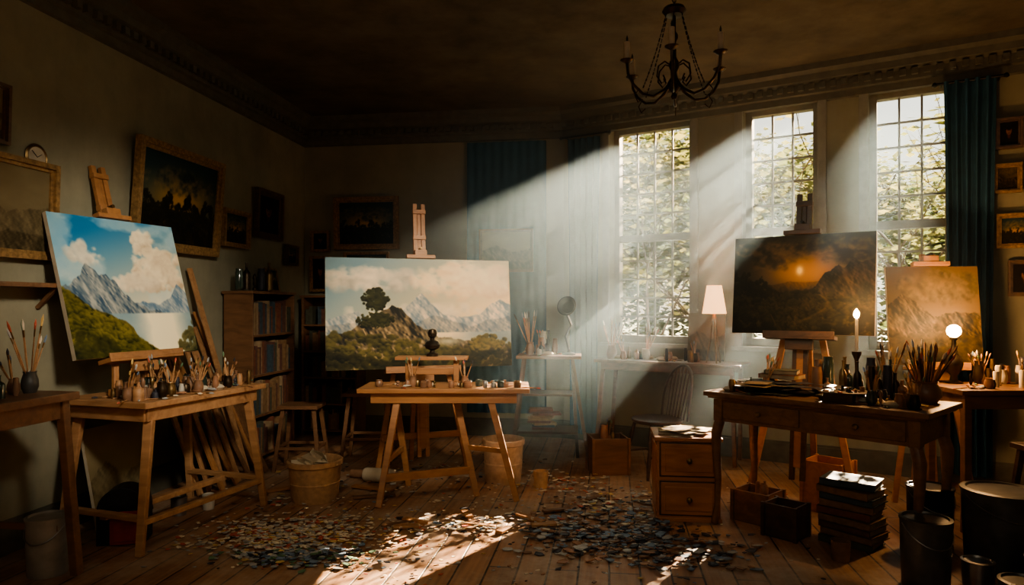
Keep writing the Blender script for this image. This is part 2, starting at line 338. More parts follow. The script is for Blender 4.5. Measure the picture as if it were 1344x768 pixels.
        pc=.56+.13*np.sin((Y-.55)*11); pth=np.exp(-((U-pc)/(.008+.06*np.clip(Y-.58,0,1)))**2)*(Y>.6)*np.clip((.94-Y)/.1,0,1)
        img=put(img,pth*.45,C_(.25,.21,.14),C_(.48,.39,.24),n2)
        img=puffs(img,bush(0,1,lambda x:.90-.10*math.cos(x*6.3),1.02,160,.02,.05),C_(.012,.012,.01),C_(.09,.085,.05),0,-.8,.4,.9)
    elif kind=='ochre':
        img=lerp(C_(.20,.18,.14),C_(.35,.28,.18),U*.7+(1-Y)*.3)
        img=puffs(img,cloud(.6,.2,.5,.15,160,.04,.1),C_(.18,.165,.13),C_(.42,.35,.24),.5,-.6,.7,.6)
        img=layer(img,ln([(0,.40),(.15,.28),(.3,.34),(.5,.5),(1,.46)],.03,1),C_(.10,.095,.08),C_(.30,.25,.17),lit)
        img=layer(img,ln([(0,.62),(.5,.58),(.75,.46),(1,.52)],.03,2),C_(.09,.08,.06),C_(.33,.26,.16),lit)
        img=puffs(img,bush(0,1,lambda x:.66+.05*math.sin(x*9),1.02,260,.02,.06),C_(.045,.042,.03),C_(.26,.21,.12),.4,-.8,.4,.85)
    elif kind=='dusk':
        g=np.exp(-(((U-.5)/.42)**2+((Y-.50)/.25)**2))
        img=lerp(C_(.12,.20,.22),C_(.66,.50,.26),g)
        img=puffs(img,cloud(.5,.28,.5,.16,120,.04,.1),C_(.14,.19,.20),C_(.58,.46,.28),0,.7,.7,.55)
        img=layer(img,ln([(0,.60),(1,.62)],.03,1),C_(.07,.08,.06),C_(.24,.20,.11),lit)
        img=puffs(img,bush(0,1,lambda x:.52+.07*math.sin(x*23+seed)+.04*math.sin(x*51),.78,520,.015,.045),C_(.035,.04,.03),C_(.17,.15,.08),0,-.7,.35,.9)
        img=layer(img,ln([(0,.80),(.5,.74),(1,.84)],.03,2),C_(.05,.05,.03),C_(.18,.15,.08),lit)
    elif kind=='drawing':
        img=lerp(C_(.40,.36,.27),C_(.50,.45,.34),n1)
        img=layer(img,ln([(0,.5),(.3,.35),(.6,.55),(1,.45)],.03,1),C_(.30,.27,.20),C_(.45,.4,.3),lit)
        img=layer(img,ln([(0,.75),(1,.8)],.04,2),C_(.2,.18,.13),C_(.4,.35,.26),lit)
    elif kind=='portrait':
        img=lerp(C_(.07,.05,.035),C_(.14,.10,.06),n1)
        bl=lambda cx,cy,rx,ry: np.clip((1-np.sqrt(((U-cx)/rx)**2+((Y-cy)/ry)**2))*8,0,1)
        img=put(img,bl(.5,1.0,.42,.45),C_(.05,.045,.035),C_(.15,.11,.07),n2)
        img=put(img,bl(.5,.55,.09,.16),C_(.16,.09,.05),C_(.45,.30,.18),.9-U)
        img=put(img,bl(.5,.38,.15,.19),C_(.20,.12,.07),C_(.60,.42,.27),.9-U+.2*n2+.1)
        img=put(img,bl(.5,.24,.18,.13),C_(.05,.03,.02),C_(.14,.08,.05),n2)
        for ex in(.445,.555): img=put(img,bl(ex,.38,.03,.02),C_(.05,.03,.02),C_(.08,.05,.03),n2)
        img=put(img,bl(.5,.48,.045,.012),C_(.25,.08,.05),C_(.3,.1,.06),n2)
    return np.clip(img,0,1)**2.2
m,N,L,b=nt('oil_paint')
at=N.new('ShaderNodeAttribute'); at.attribute_name='paint'
L.new(at.outputs['Color'],b.inputs['Base Color']); b.inputs['Roughness'].default_value=.6; b.inputs['Specular IOR Level'].default_value=.2
tc=N.new('ShaderNodeTexCoord'); no=N.new('ShaderNodeTexNoise'); no.inputs['Scale'].default_value=60; no.inputs['Detail'].default_value=4
L.new(tc.outputs['Object'],no.inputs['Vector']); bp=N.new('ShaderNodeBump'); bp.inputs['Strength'].default_value=.15; bp.inputs['Distance'].default_value=.004
L.new(no.outputs['Fac'],bp.inputs['Height']); L.new(bp.outputs['Normal'],b.inputs['Normal'])
M_OIL=m
def picture(name,BL,rv,uv,img,th=.03,frame=0.,fm=None,fth=.03):
    BL=V(BL);rv=V(rv);uv=V(uv); n=rv.cross(uv).normalized()
    h,w=img.shape[:2]; cen=BL+rv/2+uv/2
    ii,jj=np.meshgrid(np.linspace(0,1,w),np.linspace(0,1,h))
    P=np.array(BL-cen)[None,None]+ii[...,None]*np.array(rv)+(1-jj)[...,None]*np.array(uv)
    vs=P.reshape(-1,3).tolist(); col=np.concatenate([img.reshape(-1,3),np.ones((h*w,1))],1)
    idx=np.arange(h*w).reshape(h,w)
    q=np.stack([idx[1:,:-1],idx[1:,1:],idx[:-1,1:],idx[:-1,:-1]],-1).reshape(-1,4).tolist()
    mi=[0]*len(q)
    def bx(o,r,u_,t,k):
        base=len(vs)
        for d in(0,t):
            for a_,b_ in((0,0),(1,0),(1,1),(0,1)): vs.append(list(o-cen+r*a_+u_*b_-n*d))
        for f in((0,1,2,3),(7,6,5,4),(4,5,1,0),(5,6,2,1),(6,7,3,2),(7,4,0,3)): q.append([base+i for i in f]); mi.append(k)
    e=n*-.0015
    bx(BL+e,rv,uv,th,1)
    if frame>0:
        r=rv.normalized();u_=uv.normalized()
        for lvl,(w0,fw,pr) in enumerate(((.0,frame*.45,.012),(frame*.4,frame*.6,fth))):
            o=w0-.004
            rr=r*(rv.length+2*(o+fw)); 
            bx(BL-r*(o+fw)-u_*(o+fw)+n*pr,rr,u_*fw,th+pr,2)
            bx(BL-r*(o+fw)+uv+u_*o+n*pr,rr,u_*fw,th+pr,2)
            bx(BL-r*(o+fw)-u_*o+n*pr,r*fw,uv+u_*2*o,th+pr,2)
            bx(BL+rv+r*o-u_*o+n*pr,r*fw,uv+u_*2*o,th+pr,2)
    me=bpy.data.meshes.new(name); me.from_pydata(vs,[],q)
    for mm in(M_OIL,M_EDGE,fm or M_GOLD): me.materials.append(mm)
    me.polygons.foreach_set('material_index',mi)
    ca=me.color_attributes.new('paint','FLOAT_COLOR','POINT')
    full=np.ones((len(vs),4)); full[:h*w]=col; ca.data.foreach_set('color',full.ravel()); me.update()
    ob=bpy.data.objects.new(name,me); ob.location=cen; bpy.context.collection.objects.link(ob); return ob
picture('mountain_valley_painting',(-2.52,3.95,1.08),(.313,.85,0),(-.22,.06,.87),art('valley',260,250,3))
picture('lake_mountains_painting',(-1.46,5.35,.88),(1.46,.50,0),(-.03,.09,.90),art('lakeland',360,215,11))
picture('sunset_painting',(1.586,4.92,1.2),(.735,-.55,0),(.045,.06,.68),art('sunset',260,190,21))
picture('ochre_landscape_painting',(2.66,4.80,.98),(.59,-.10,0),(.015,.09,.69),art('ochre',130,150,31))
def hang(name,wall,s_,z,w,h,kind,seed,fr=.05,fm=None,off=.035,tilt=.03):
    P,D=(lw,LD) if wall=='L' else ((bw,BD) if wall=='B' else (ww,WD))
    Nn={'L':LN,'B':BN,'W':WN}[wall]
    c0=P(s_,off,z); up=V((0,0,h))+Nn*tilt*h
    picture(name,c0-D*w/2-V((0,0,h/2)),D*w,up,art(kind,max(30,int(w*150)),max(30,int(h*150)),seed),.02,fr,fm)
hang('framed_landscape','L',5.31,2.2,.92,.66,'dusk',41,.07,M_GOLD,.04,.08)
hang('framed_landscape','L',6.13,2.08,.36,.26,'dusk',42,.04)
hang('framed_portrait','L',6.72,2.28,.40,.36,'portrait',43,.06,M_DKFRAME)
hang('framed_landscape','L',7.2,1.92,.2,.16,'dusk',44,.03,M_DKFRAME)
hang('framed_landscape','L',3.74,1.95,.70,.48,'drawing',45,.05)
hang('framed_landscape','L',3.66,2.45,.24,.28,'drawing',46,.03,M_DKFRAME)
hang('framed_landscape','B',.73,2.29,.62,.46,'dusk',47,.06)
hang('framed_landscape','B',.73,1.87,.46,.16,'dusk',48,.03)
hang('framed_portrait','B',.2,2.10,.16,.18,'portrait',49,.03)
hang('framed_portrait','B',.2,1.74,.18,.34,'portrait',50,.03)
hang('framed_drawing','B',2.28,1.97,.52,.40,'drawing',51,.03,M_DKFRAME,.075)
hang('framed_portrait','W',3.80,2.70,.12,.18,'portrait',52,.03,M_DKFRAME)
hang('framed_landscape','W',3.79,2.36,.13,.17,'ochre',53,.03)
hang('framed_landscape','W',3.84,1.96,.18,.20,'dusk',54,.035)
hang('framed_portrait','W',3.90,1.60,.16,.22,'portrait',55,.03,M_DKFRAME)
mb=MB(); Mx=Matrix((LD,V((0,0,1)),LN)).transposed()
mb.lathe([(0,0),(.075,0),(.08,.012),(.07,.02),(.064,.014),(0,.014)],lw(4.03,.0,2.27),M_BRASS,28,Mx)
mb.lathe([(0,.0145),(.06,.0150),(0,.0152)],lw(4.03,.0,2.27),M_STONE,28,Mx)
for a_,l_ in((.6,.04),(2.4,.05)):
    p=lw(4.03,.017,2.27); mb.beam(p,p+LD*math.cos(a_)*l_+V((0,0,math.sin(a_)*l_)),.004,.002,M_BLACK,LN)
mb.build('wall_clock')
# ------------------------------------------------------------------ curtains
def drape(name,P,a,b_,z0,z1,off,amp,folds,gather=0.,seed=0):
    mb=MB(); nx=folds*8; nz=24; rg=random.Random(seed); ph=[rg.uniform(-.5,.5) for _ in range(nx+1)]
    vs=[]
    for layer_ in(0,.006):
        for j in range(nz+1):
            tz=j/nz; g=1-gather*math.sin(min(1,(1-tz)*1.4)*math.pi*.5)
            for i in range(nx+1):
                tx=i/nx; mid=(a+b_)/2; x=mid+(tx-.5)*(b_-a)*g
                o=off+amp*math.sin(tx*folds*2*math.pi+.4*math.sin(tz*3+ph[i]*.3))*(1-.25*tz)+layer_
                vs.append(P(x,o,z0+(z1-z0)*tz))
    fs=[];w=nx+1;o2=(nz+1)*w
    for j in range(nz):
        for i in range(nx):
            q=(j*w+i,j*w+i+1,(j+1)*w+i+1,(j+1)*w+i); fs+= [q,tuple(o2+k for k in q[::-1])]
    mb.add(vs,fs,M_CLOTH,True)
    return mb.build(name)
drape('wall_hanging',bw,1.85,2.70,.25,3.13,.028,.010,9,0,1)
drape('window_curtain',ww,.10,.46,.08,3.10,.10,.03,5,.15,2)
drape('window_curtain',ww,3.38,3.72,.08,3.14,.10,.03,5,.15,3)
for a_,b_ in((.02,.56),(3.32,3.78)):
    mb=MB(); mb.tube(ww(a_,.10,3.13),ww(b_,.10,3.13),.011,M_BLACK)
    for s_ in(a_,b_): mb.lathe([(0,-.02),(.018,-.012),(.02,0),(.012,.015),(0,.02)],ww(s_,.10,3.13),M_BLACK,12)
    for s_ in(a_+.04,b_-.04): mb.tube(ww(s_,0,3.13),ww(s_,.10,3.13),.007,M_BLACK)
    mb.build('curtain_rod')
# ------------------------------------------------------------------ small things library
def jar(mb,x,y,z,r,h,m,kind=0):
    if kind==0: pr=[(0,0),(r*.9,0),(r,h*.1),(r,h*.8),(r*.85,h*.88),(r*.85,h),(r*.7,h),(r*.7,h*.6),(0,h*.6)]
    elif kind==1: pr=[(0,0),(r,0),(r,h*.55),(r*.85,h*.65),(r*.3,h*.75),(r*.28,h*.97),(r*.38,h*.97),(r*.38,h),(0,h)]
    elif kind==2: pr=[(0,0),(r*.55,0),(r*.6,h*.05),(r*.25,h*.2),(r*.5,h*.35),(r*.3,h*.55),(r*.55,h*.7),(r*.45,h*.85),(r*.2,h*.95),(0,h)]
    else: pr=[(0,0),(r*.7,0),(r,h*.3),(r*.95,h*.6),(r*.7,h*.9),(r*.8,h),(r*.68,h),(r*.6,h*.85),(0,h*.6)]
    mb.lathe(pr,(x,y,z),m,14)
def brush(mb,a,d,l,m=W_LIGHT,r=.004):
    a=V(a);d=V(d).normalized(); mb.sweep([a,a+d*l*.35,a+d*l*.7],[r*.5,r*1.1,r*.8],m,6)
    mb.tube(a+d*l*.7,a+d*l*.82,r*.9,M_BRASS,r*1.1,6); mb.sweep([a+d*l*.82,a+d*l*.92,a+d*l],[r*1.1,r*1.6,r*.2],PAINTS[R.randrange(8)],6)
def brush_pot(mb,x,y,z,r,h,m,nb,l=.24):
    jar(mb,x,y,z,r,h,m,3)
    for i in range(nb):
        t=R.uniform(0,6.28); k=R.uniform(.1,.5); brush(mb,(x+math.cos(t)*r*.25,y+math.sin(t)*r*.25,z+h*.62),(math.cos(t)*k,math.sin(t)*k,1),R.uniform(l*.75,l*1.15))
def ptube(mb,x,y,z,a,m):
    l=R.uniform(.07,.11);d=V((math.cos(a),math.sin(a),0));s_=V((-d.y,d.x,0)); r=.011; vs=[]
    p=V((x,y,z+.001))
    for t,ww_,hh in((0,1.4,.12),(.5,1.15,.8),(.85,1,1),(.92,.5,.55),(1.,.5,.55)):
        for k in range(8):
            an=2*math.pi*k/8; vs.append(p+d*l*(t-.5)+s_*math.cos(an)*r*ww_+V((0,0,r+math.sin(an)*r*hh*.9)))
    fs=[(i*8+k,i*8+(k+1)%8,(i+1)*8+(k+1)%8,(i+1)*8+k) for i in range(4) for k in range(8)]+[tuple(range(7,-1,-1)),tuple(range(32,40))]
    mb.add(vs,fs,m,True)
def book(mb,c,l,w,t,a,m):
    x,y,z=c; Q=Matrix.Rotation(a,3,'Z')
    def bb(o,d,mm): mb.box(V((x,y,z))+Q@V(o),d,mm,a)
    bb((0,0,t*.06),(l,w,t*.1),m); bb((0,0,t*.94),(l,w,t*.1),m); bb((.004,0,t*.5),(l*.95,w*.94,t*.78),M_OLDP); bb((-l/2+.004,0,t*.5),(.008,w,t*.98),m)
def clutter(mb,O,D,Dp,L_,W_,z,n,tall=.14,jars=None):
    O=V(O); jars=jars or JARS
    for i in range(n):
        p=O+D*R.uniform(.05,L_-.05)+Dp*R.uniform(.05,W_-.05); k=R.random(); x,y=p.x,p.y
        if k<.50: jar(mb,x,y,z,R.uniform(.014,.032),R.uniform(.05,tall),R.choice(jars),R.choice((0,0,1,2,3)))
        elif k<.72: ptube(mb,x,y,z,R.uniform(0,6.3),R.choice([M_TIN,M_WHITE]+PAINTS))
        elif k<.86:
            a=R.uniform(0,6.3); brush(mb,(x,y,z+.006),(math.cos(a),math.sin(a),0),.18)
        elif k<.94: brush_pot(mb,x,y,z,.03,.08,R.choice(jars),5,.17)
        else: mb.lathe([(0,0),(.03,0),(.045,.015),(.03,.03),(.01,.035),(0,.03)],(x,y,z),M_STONE,9,None,1.2,.8)
def leg4(mb,tops,feet,zt,w,m,w2=None):
    for a,b_ in zip(tops,feet): mb.beam((b_[0],b_[1],0),(a[0],a[1],zt),w2 or w,w2 or w,m,(1,0,0),w)
# ------------------------------------------------------------------ left work table
tD=V((.31,.95,0)).normalized(); tP=V((-tD.y,tD.x,0)); Nn=V((-2.04,3.80,0)); TL=1.03;TW=.66;TZ=.85
ang=math.atan2(tD.y,tD.x)
mb=MB(); cc=Nn+tD*TL/2+tP*TW/2
mb.box((cc.x,cc.y,TZ-.0175),(TL,TW,.035),W_LIGHT,ang)
for o,l in((tP*.05,TL-.1),(tP*(TW-.05),TL-.1)): p=Nn+tD*TL/2+o; mb.box((p.x,p.y,TZ-.075),(l,.025,.08),W_LIGHT,ang)
for o in(.05,TL-.05): p=Nn+tD*o+tP*TW/2; mb.box((p.x,p.y,TZ-.075),(.025,TW-.1,.08),W_LIGHT,ang)
cr=[(.10,.07),(TL-.12,.07),(TL-.12,TW-.07),(.10,TW-.07)]; ft=[(-.02,.02),(TL-.02,.0),(TL-.02,TW-.02),(-.0,TW-.02)]
T=[Nn+tD*a+tP*b_ for a,b_ in cr]; F=[Nn+tD*a+tP*b_ for a,b_ in ft]
leg4(mb,T,F,TZ-.035,.055,W_LIGHT,.04)
def mid(i,z): k=z/(TZ-.035); return F[i].lerp(T[i],k)+V((0,0,z))
for i,j in((0,3),(1,2)): mb.beam(mid(i,.2),mid(j,.2),.045,.03,W_LIGHT); 
mb.beam((mid(0,.18)+mid(3,.18))/2,(mid(1,.18)+mid(2,.18))/2,.05,.035,W_LIGHT); mb.beam(mid(0,.18),mid(1,.18),.045,.03,W_LIGHT)
mb.build('work_table',.004)
mb=MB(); clutter(mb,Nn,tD,tP,TL,TW*.66,TZ,115,.11,[M_CER,GLASS,M_BRONZE,PAINTS[5],M_BRASS,PAINTS[6],W_LIGHT,W_MID,M_CER,M_WHITE])
for i in range(9): p=Nn+tD*(.1+i*.11)+tP*R.uniform(.08,.3); jar(mb,p.x,p.y,TZ,.024,R.uniform(.08,.15),R.choice([W_LIGHT,M_CER,M_STONE,M_BRASS]),2)
mb.build('paint_jars_and_brushes')
def easel(name,BLc,rv,uv,head,m,zfoot,feet,tray_w,knob=M_BRASS):
    mb=MB(); BLc=V(BLc);rv=V(rv);uv=V(uv); s_=rv.normalized(); n=rv.cross(uv).normalized(); u=uv.normalized()
    bc=BLc+rv/2-n*.055; top=bc+u*(uv.length+head)
    bl=(bc.z-zfoot)/u.z; bot=bc-u*max(bl*.82,0)
    for k in(-.034,.034): mb.beam(bot+s_*k,top+s_*k,.034,.03,m,s_)
    mb.beam(bot-n*.0+u*.3,top-n*.0+u*.0-u*.05,.03,.014,m,s_)
    for d in(.02,.24): mb.beam(top-u*(d+.05)-s_*.055+n*.004,top-u*(d+.05)+s_*.055+n*.004,.035,.044,m,u)
    c_=bc+u*(uv.length+.02)+n*.045
    mb.beam(c_-s_*.12,c_+s_*.12,.03,.06,m,u); mb.beam(c_-s_*.05+u*.035,c_+s_*.05+u*.035,.045,.05,m,u)
    mb.tube(c_+u*.07-n*.05,c_+u*.07+n*.03,.012,knob)
    t=bc-u*.022+n*.05
    mb.beam(t-s_*tray_w/2,t+s_*tray_w/2,.028,.11,m,u); mb.beam(t-s_*tray_w/2+n*.05+u*.02,t+s_*tray_w/2+n*.05+u*.02,.04,.012,m,u)
    mb.beam(t-s_*.09-u*.05,t+s_*.09-u*.05,.07,.04,m,u)
    return mb,bc,u,s_,n,top
mb,bc,u,s_,n,top=easel('e',(-2.52,3.95,1.08),(.313,.85,0),(-.22,.06,.87),.38,W_EASEL,.86,[],.55)
for k in(-.22,.22): mb.beam((bc+s_*k+n*.08).to_2d().to_3d()+V((0,0,TZ)),bc+u*.2+s_*k*.5,.035,.025,W_EASEL,s_)
q=V((bc.x,bc.y,TZ+.02))+n.to_2d().to_3d()*.10; mb.beam(q-s_*.27,q+s_*.27,.04,.04,W_EASEL,V((0,0,1)))
mb.build('tabletop_easel',.003)
# ------------------------------------------------------------------ centre table
mb=MB(); z=.80
mb.box((-.49,5.08,z-.016),(1.23,.46,.032),W_EASEL,0); 
for y in(4.90,5.26): mb.box((-.49,y,z-.07),(1.05,.022,.075),W_EASEL)
for x in(-1.0,.02): mb.box((x,5.08,z-.07),(.022,.36,.075),W_EASEL)
feet=[(-.92,4.70),(.035,4.86),(-.255,4.98),(-.80,5.3)]; tops=[(-.82,4.95),(-.17,4.93),(-.43,5.1),(-.9,5.2)]
leg4(mb,tops,feet,z-.03,.05,W_EASEL,.042)
def md(i,zz): k=zz/(z-.03); return V((feet[i][0]+(tops[i][0]-feet[i][0])*k,feet[i][1]+(tops[i][1]-feet[i][1])*k,zz))
mb.beam(md(0,.19),md(2,.19),.055,.03,W_EASEL,(0,0,1)); mb.beam(md(3,.3),md(0,.3),.04,.025,W_EASEL,(0,0,1)); mb.beam(md(1,.35),md(2,.35),.035,.025,W_EASEL,(0,0,1))
mb.build('trestle_table',.004)
mb=MB(); 
mb.box((-.60,5.14,1.0),(.54,.15,.025),W_EASEL)
for x in(-.78,-.42): mb.beam((x,5.14,z),(x,5.14,.99),.04,.05,W_EASEL,(1,0,0)); mb.box((x,5.14,z+.01),(.05,.16,.02),W_EASEL)
mb.box((-.60,5.14,.9),(.34,.02,.05),W_EASEL)
mb.build('display_stand',.003)
mb=MB()
mb.lathe([(0,0),(.045,0),(.045,.018),(.02,.03),(.018,.045),(.05,.06),(.06,.085),(.045,.11),(.018,.12),(.018,.135),(.032,.15),(.036,.175),(.026,.2),(0,.208)],(-.60,5.14,1.0125),M_BRONZE,16)
mb.lathe([(0,-.012),(.012,-.006),(.012,.006),(0,.012)],(-.60,5.105,1.17),M_BRONZE,8)
mb.build('bust_statuette')
mb=MB(); clutter(mb,(-1.08,4.88,0),V((1,0,0)),V((0,1,0)),1.18,.22,z,34,.05,[M_CER,GLASS,M_BRASS,M_TIN,PAINTS[6]]); mb.build('paint_tubes_and_brushes')
cBL=(-1.46,5.35,.88);crv=(1.46,.50,0);cuv=(-.03,.09,.90)
mb,bc,u,s_,n,top=easel('e',cBL,crv,cuv,.48,W_EASEL,.0,[],.62)
for sg in(-1,1): f=V((bc.x+sg*.36,bc.y-.0+sg*.12,0)); mb.beam(f+n*.05,bc+u*.95+s_*sg*.05-n*.03,.04,.025,W_EASEL,s_)
mb.beam(bc-n*.5+V((0,0,-.88)),top-u*.5-n*.03,.04,.03,W_EASEL,s_)
mb.beam(bc-u*.65,bc-u*.05,.06,.035,W_EASEL,s_)
q=bc-u*.55; mb.beam(q-s_*.33-n*.02,q+s_*.33-n*.02,.05,.025,W_EASEL,V((0,0,1)))
mb.build('studio_easel',.003)
# ------------------------------------------------------------------ right desk
A=V((1.22,4.36,0)); rD=V((.68,-.73,0)).normalized(); rP=V((-rD.y,rD.x,0)); RL=1.28;RW=.60;z=.85
ra=math.atan2(rD.y,rD.x)
def rp(a,b_,zz=0): return A+rD*a+rP*b_+V((0,0,zz))
mb=MB(); p=rp(RL/2,RW/2,z-.015); mb.box(p,(RL,RW,.03),W_MID,ra)
mb.box(rp(RL/2,RW/2,z-.037),(RL-.04,RW-.04,.014),W_MID,ra)
mb.box(rp(RL/2,.06,z-.115),(RL-.14,.022,.145),W_MID,ra); mb.box(rp(RL/2,RW-.06,z-.115),(RL-.14,.022,.145),W_MID,ra)
for a_ in(.08,RL-.08): mb.box(rp(a_,RW/2,z-.115),(.022,RW-.14,.145),W_MID,ra)
for a_ in(.36,.92):
    mb.box(rp(a_,.046,z-.112),(.48,.014,.105),W_MID,ra)
    Mx=Matrix((rD,V((0,0,1)),-rP)).transposed()
    mb.lathe([(0,0),(.008,0),(.008,.012),(.018,.022),(.016,.032),(0,.036)],rp(a_,.039,z-.112),M_BRASS,12,Mx)
for a_,b_,sx,sy in((.08,.07,-1,-1),(RL-.08,.07,1,-1),(RL-.08,RW-.07,1,1),(.08,RW-.07,-1,1)):
    t=rp(a_,b_,z-.045); o=rD*sx+rP*sy*.6
    mb.beam(t-V((0,0,.145)),t,.06,.06,W_MID,rD)
    mb.sweep([t+V((0,0,-.14)),t+o*.02+V((0,0,-.22)),t+o*.02+V((0,0,-.34)),t+o*.01+V((0,0,-.52)),t+o*.015+V((0,0,-.68)),t+o*.03+V((0,0,-.805+0.006))],[.032,.034,.028,.022,.019,.024],W_MID,10)
mb.build('writing_desk',.004)
mb=MB()
for i in range(30):
    a=R.uniform(0,3.14); q=rp(R.uniform(.2,.72),R.uniform(.16,.42)); mb.box((q.x,q.y,z+.003+i*.0022),(R.uniform(.12,.24),R.uniform(.09,.17),.0018),R.choice([M_OLDP,PAINTS[5],BOOKS[2],PAINTS[5],BOOKS[3]]),a)
mb.build('paper_stack')
mb=MB(); q=rp(.30,.46); book(mb,(q.x,q.y,z+.07),.24,.17,.03,ra,BOOKS[0]); book(mb,(q.x,q.y,z+.101),.2,.15,.025,ra+.3,BOOKS[2])
mb.build('sketchbook')
DJ=[GLASS,M_CER,PAINTS[5],M_BRASS,M_BRONZE,PAINTS[6]]
mb=MB(); clutter(mb,rp(.72,.05),rD,rP,.52,.27,z,44,.09,DJ)
for i in range(20): q=rp(R.uniform(.50,1.02),R.uniform(.38,.57)); jar(mb,q.x,q.y,z,R.uniform(.022,.038),R.uniform(.10,.24),R.choice(DJ),R.choice((0,1,1)))
clutter(mb,rp(.02,.04),rD,rP,.3,.52,z,22,.09,DJ)
q=rp(.93,.50); brush_pot(mb,q.x,q.y,z,.05,.13,M_BRONZE,9,.26)
mb.build('paint_bottles_and_tubes')
mb=MB(); q=rp(1.13,.46); jar(mb,q.x,q.y,z,.085,.12,M_CER,3)
for i in range(30):
    t=R.uniform(0,6.28);k=R.uniform(.05,.6); brush(mb,(q.x+math.cos(t)*.03,q.y+math.sin(t)*.03,z+.072),(math.cos(t)*k,math.sin(t)*k,1),R.uniform(.18,.30),R.choice([W_LIGHT,W_MID,W_DARK]),.005)
mb.build('brush_pot')
mb=MB(); q=rp(.80,.14); pts=[]
for k in range(28):
    t=2*math.pi*k/28; r=.15*(1+.18*math.cos(t)-.25*math.exp(-((t-4.2)/.5)**2)); pts.append((r*math.cos(t),r*.75*math.sin(t)))
n_=len(pts); mb.add([(q.x+a,q.y+b_,z+zz+.052) for zz in(0,.006) for a,b_ in pts],[tuple(range(n_-1,-1,-1)),tuple(range(n_,2*n_))]+[(i,(i+1)%n_,n_+(i+1)%n_,n_+i) for i in range(n_)],W_DARK)
mb.box((q.x,q.y,z+.026),(.16,.11,.05),W_DARK,ra)
for k in range(9):
    t=.3+k*.5; mb.lathe([(0,0),(.014,0),(.012,.006),(0,.01)],(q.x+.09*math.cos(t),q.y+.062*math.sin(t),z+.058),PAINTS[k%8],8)
mb.build('paint_palette_on_box')
sBL=(1.586,4.92,1.2);srv=(.735,-.55,0);suv=(.045,.06,.68)
mb,bc,u,s_,n,top=easel('e',sBL,srv,suv,.30,W_DARK,.0,[],.46,M_BLACK)
for sg in(-1,1):
    f=V((bc.x,bc.y,0))+s_*sg*.36+n*.02; mb.beam(f,bc+u*.35+s_*sg*.05-n*.03,.042,.03,W_EASEL,s_)
mb.beam(V((bc.x,bc.y,0))-n*.42,top-u*.35-n*.03,.04,.03,W_EASEL,s_)
mb.beam(bc-u*.9,bc-u*.05,.055,.03,W_EASEL,s_)
mb.build('studio_easel',.003)
oBL=(2.66,4.80,.98);orv=(.59,-.10,0);ouv=(.015,.09,.69)
mb,bc,u,s_,n,top=easel('e',oBL,orv,ouv,.10,W_EASEL,.0,[],.4,M_BLACK)
for sg in(-1,1): mb.beam(V((bc.x,bc.y,0))+s_*sg*.26+n*.02,bc+u*.5+s_*sg*.04-n*.03,.036,.024,W_EASEL,s_)
mb.beam(V((bc.x,bc.y,0))-n*.35,top-u*.25-n*.03,.036,.024,W_EASEL,s_)
mb.build('studio_easel',.003)
mb=MB(); z2=.88; mb.box((3.15,4.36,z2-.015),(.85,.46,.03),W_MID)
for x in(2.78,3.52):
    for y in(4.18,4.54): mb.beam((x,y,0),(x,y,z2-.03),.045,.045,W_MID,(1,0,0))
for y in(4.18,4.54): mb.box((3.15,y,z2-.075),(.70,.02,.09),W_MID)
for x in(2.78,3.52): mb.box((x,4.36,z2-.075),(.02,.32,.09),W_MID)
mb.build('side_table',.003)
def plight(name,loc,e,col,size=.03):
    l=bpy.data.lights.new(name,'POINT'); l.color=col; l.energy=e; l.shadow_soft_size=size
    o=bpy.data.objects.new(name,l); o.location=loc; bpy.context.collection.objects.link(o)
def candle(name,x,y,z,hs,hc,stick=True,lit=True,r=.011,power=6):
    mb=MB()
    if stick:
        mb.lathe([(0,0),(.045,0),(.048,.008),(.02,.02),(.010,.035),(.014,hs*.4),(.009,hs*.55),(.012,hs*.8),(.028,hs*.95),(.028,hs),(0,hs)],(x,y,z),M_BRONZE,16)
    else: hs=0
    mb.lathe([(0,hs),(r,hs),(r,hs+hc-.004),(r*.8,hs+hc),(r*.3,hs+hc-.003),(0,hs+hc-.003)],(x,y,z),M_STONE,12)
    zt=z+hs+hc; mb.tube((x,y,zt-.004),(x,y,zt+.01),.0015,M_BLACK,n=5)
    if lit:
        mb.lathe([(0,.002),(.012,.012),(.018,.028),(.014,.046),(.004,.062),(0,.066)],(x,y,zt),M_FLAME,14)
    mb.build(name)
    if lit: plight('candle_light',(x,y,zt+.10),power,(1,.52,.20))
candle('candlestick',2.13,4.22,.85,.26,.20,power=15,r=.009)
mb=MB(); x,y=2.925,4.52
mb.lathe([(0,0),(.05,0),(.052,.01),(.025,.02),(.02,.05),(.045,.09),(.055,.13),(.045,.17),(.022,.20),(.014,.25),(.014,.285),(.024,.29),(.024,.305),(0,.305)],(x,y,z2),M_BRONZE,20)
mb.lathe([(0,0),(.02,.004),(.037,.02),(.043,.042),(.037,.064),(.02,.080),(0,.084)],(x,y,z2+.303),M_FLAME,20)
mb.build('oil_lamp')
plight('oil_lamp_light',(x,y-.05,z2+.43),40,(1,.55,.24),.03)
for x,y,h in((3.05,4.3,.10),(3.12,4.38,.13),(3.2,4.28,.11),(3.3,4.36,.08)): candle('pillar_candle',x,y,z2,0,h,False,False,.018)
mb=MB(); clutter(mb,(3.0,4.42,0),V((1,0,0)),V((0,1,0)),.5,.14,z2,20,.18,DJ+[M_STONE]); clutter(mb,(2.78,4.18,0),V((1,0,0)),V((0,1,0)),.3,.15,z2,8,.10,DJ); mb.build('bottles_and_jars')
mb=MB(); ca=-.12; c0=V((1.16,4.58,0)); Q=Matrix.Rotation(ca,3,'Z')
def cb(o,d,mm): mb.box(c0+Q@V(o),d,mm,ca)
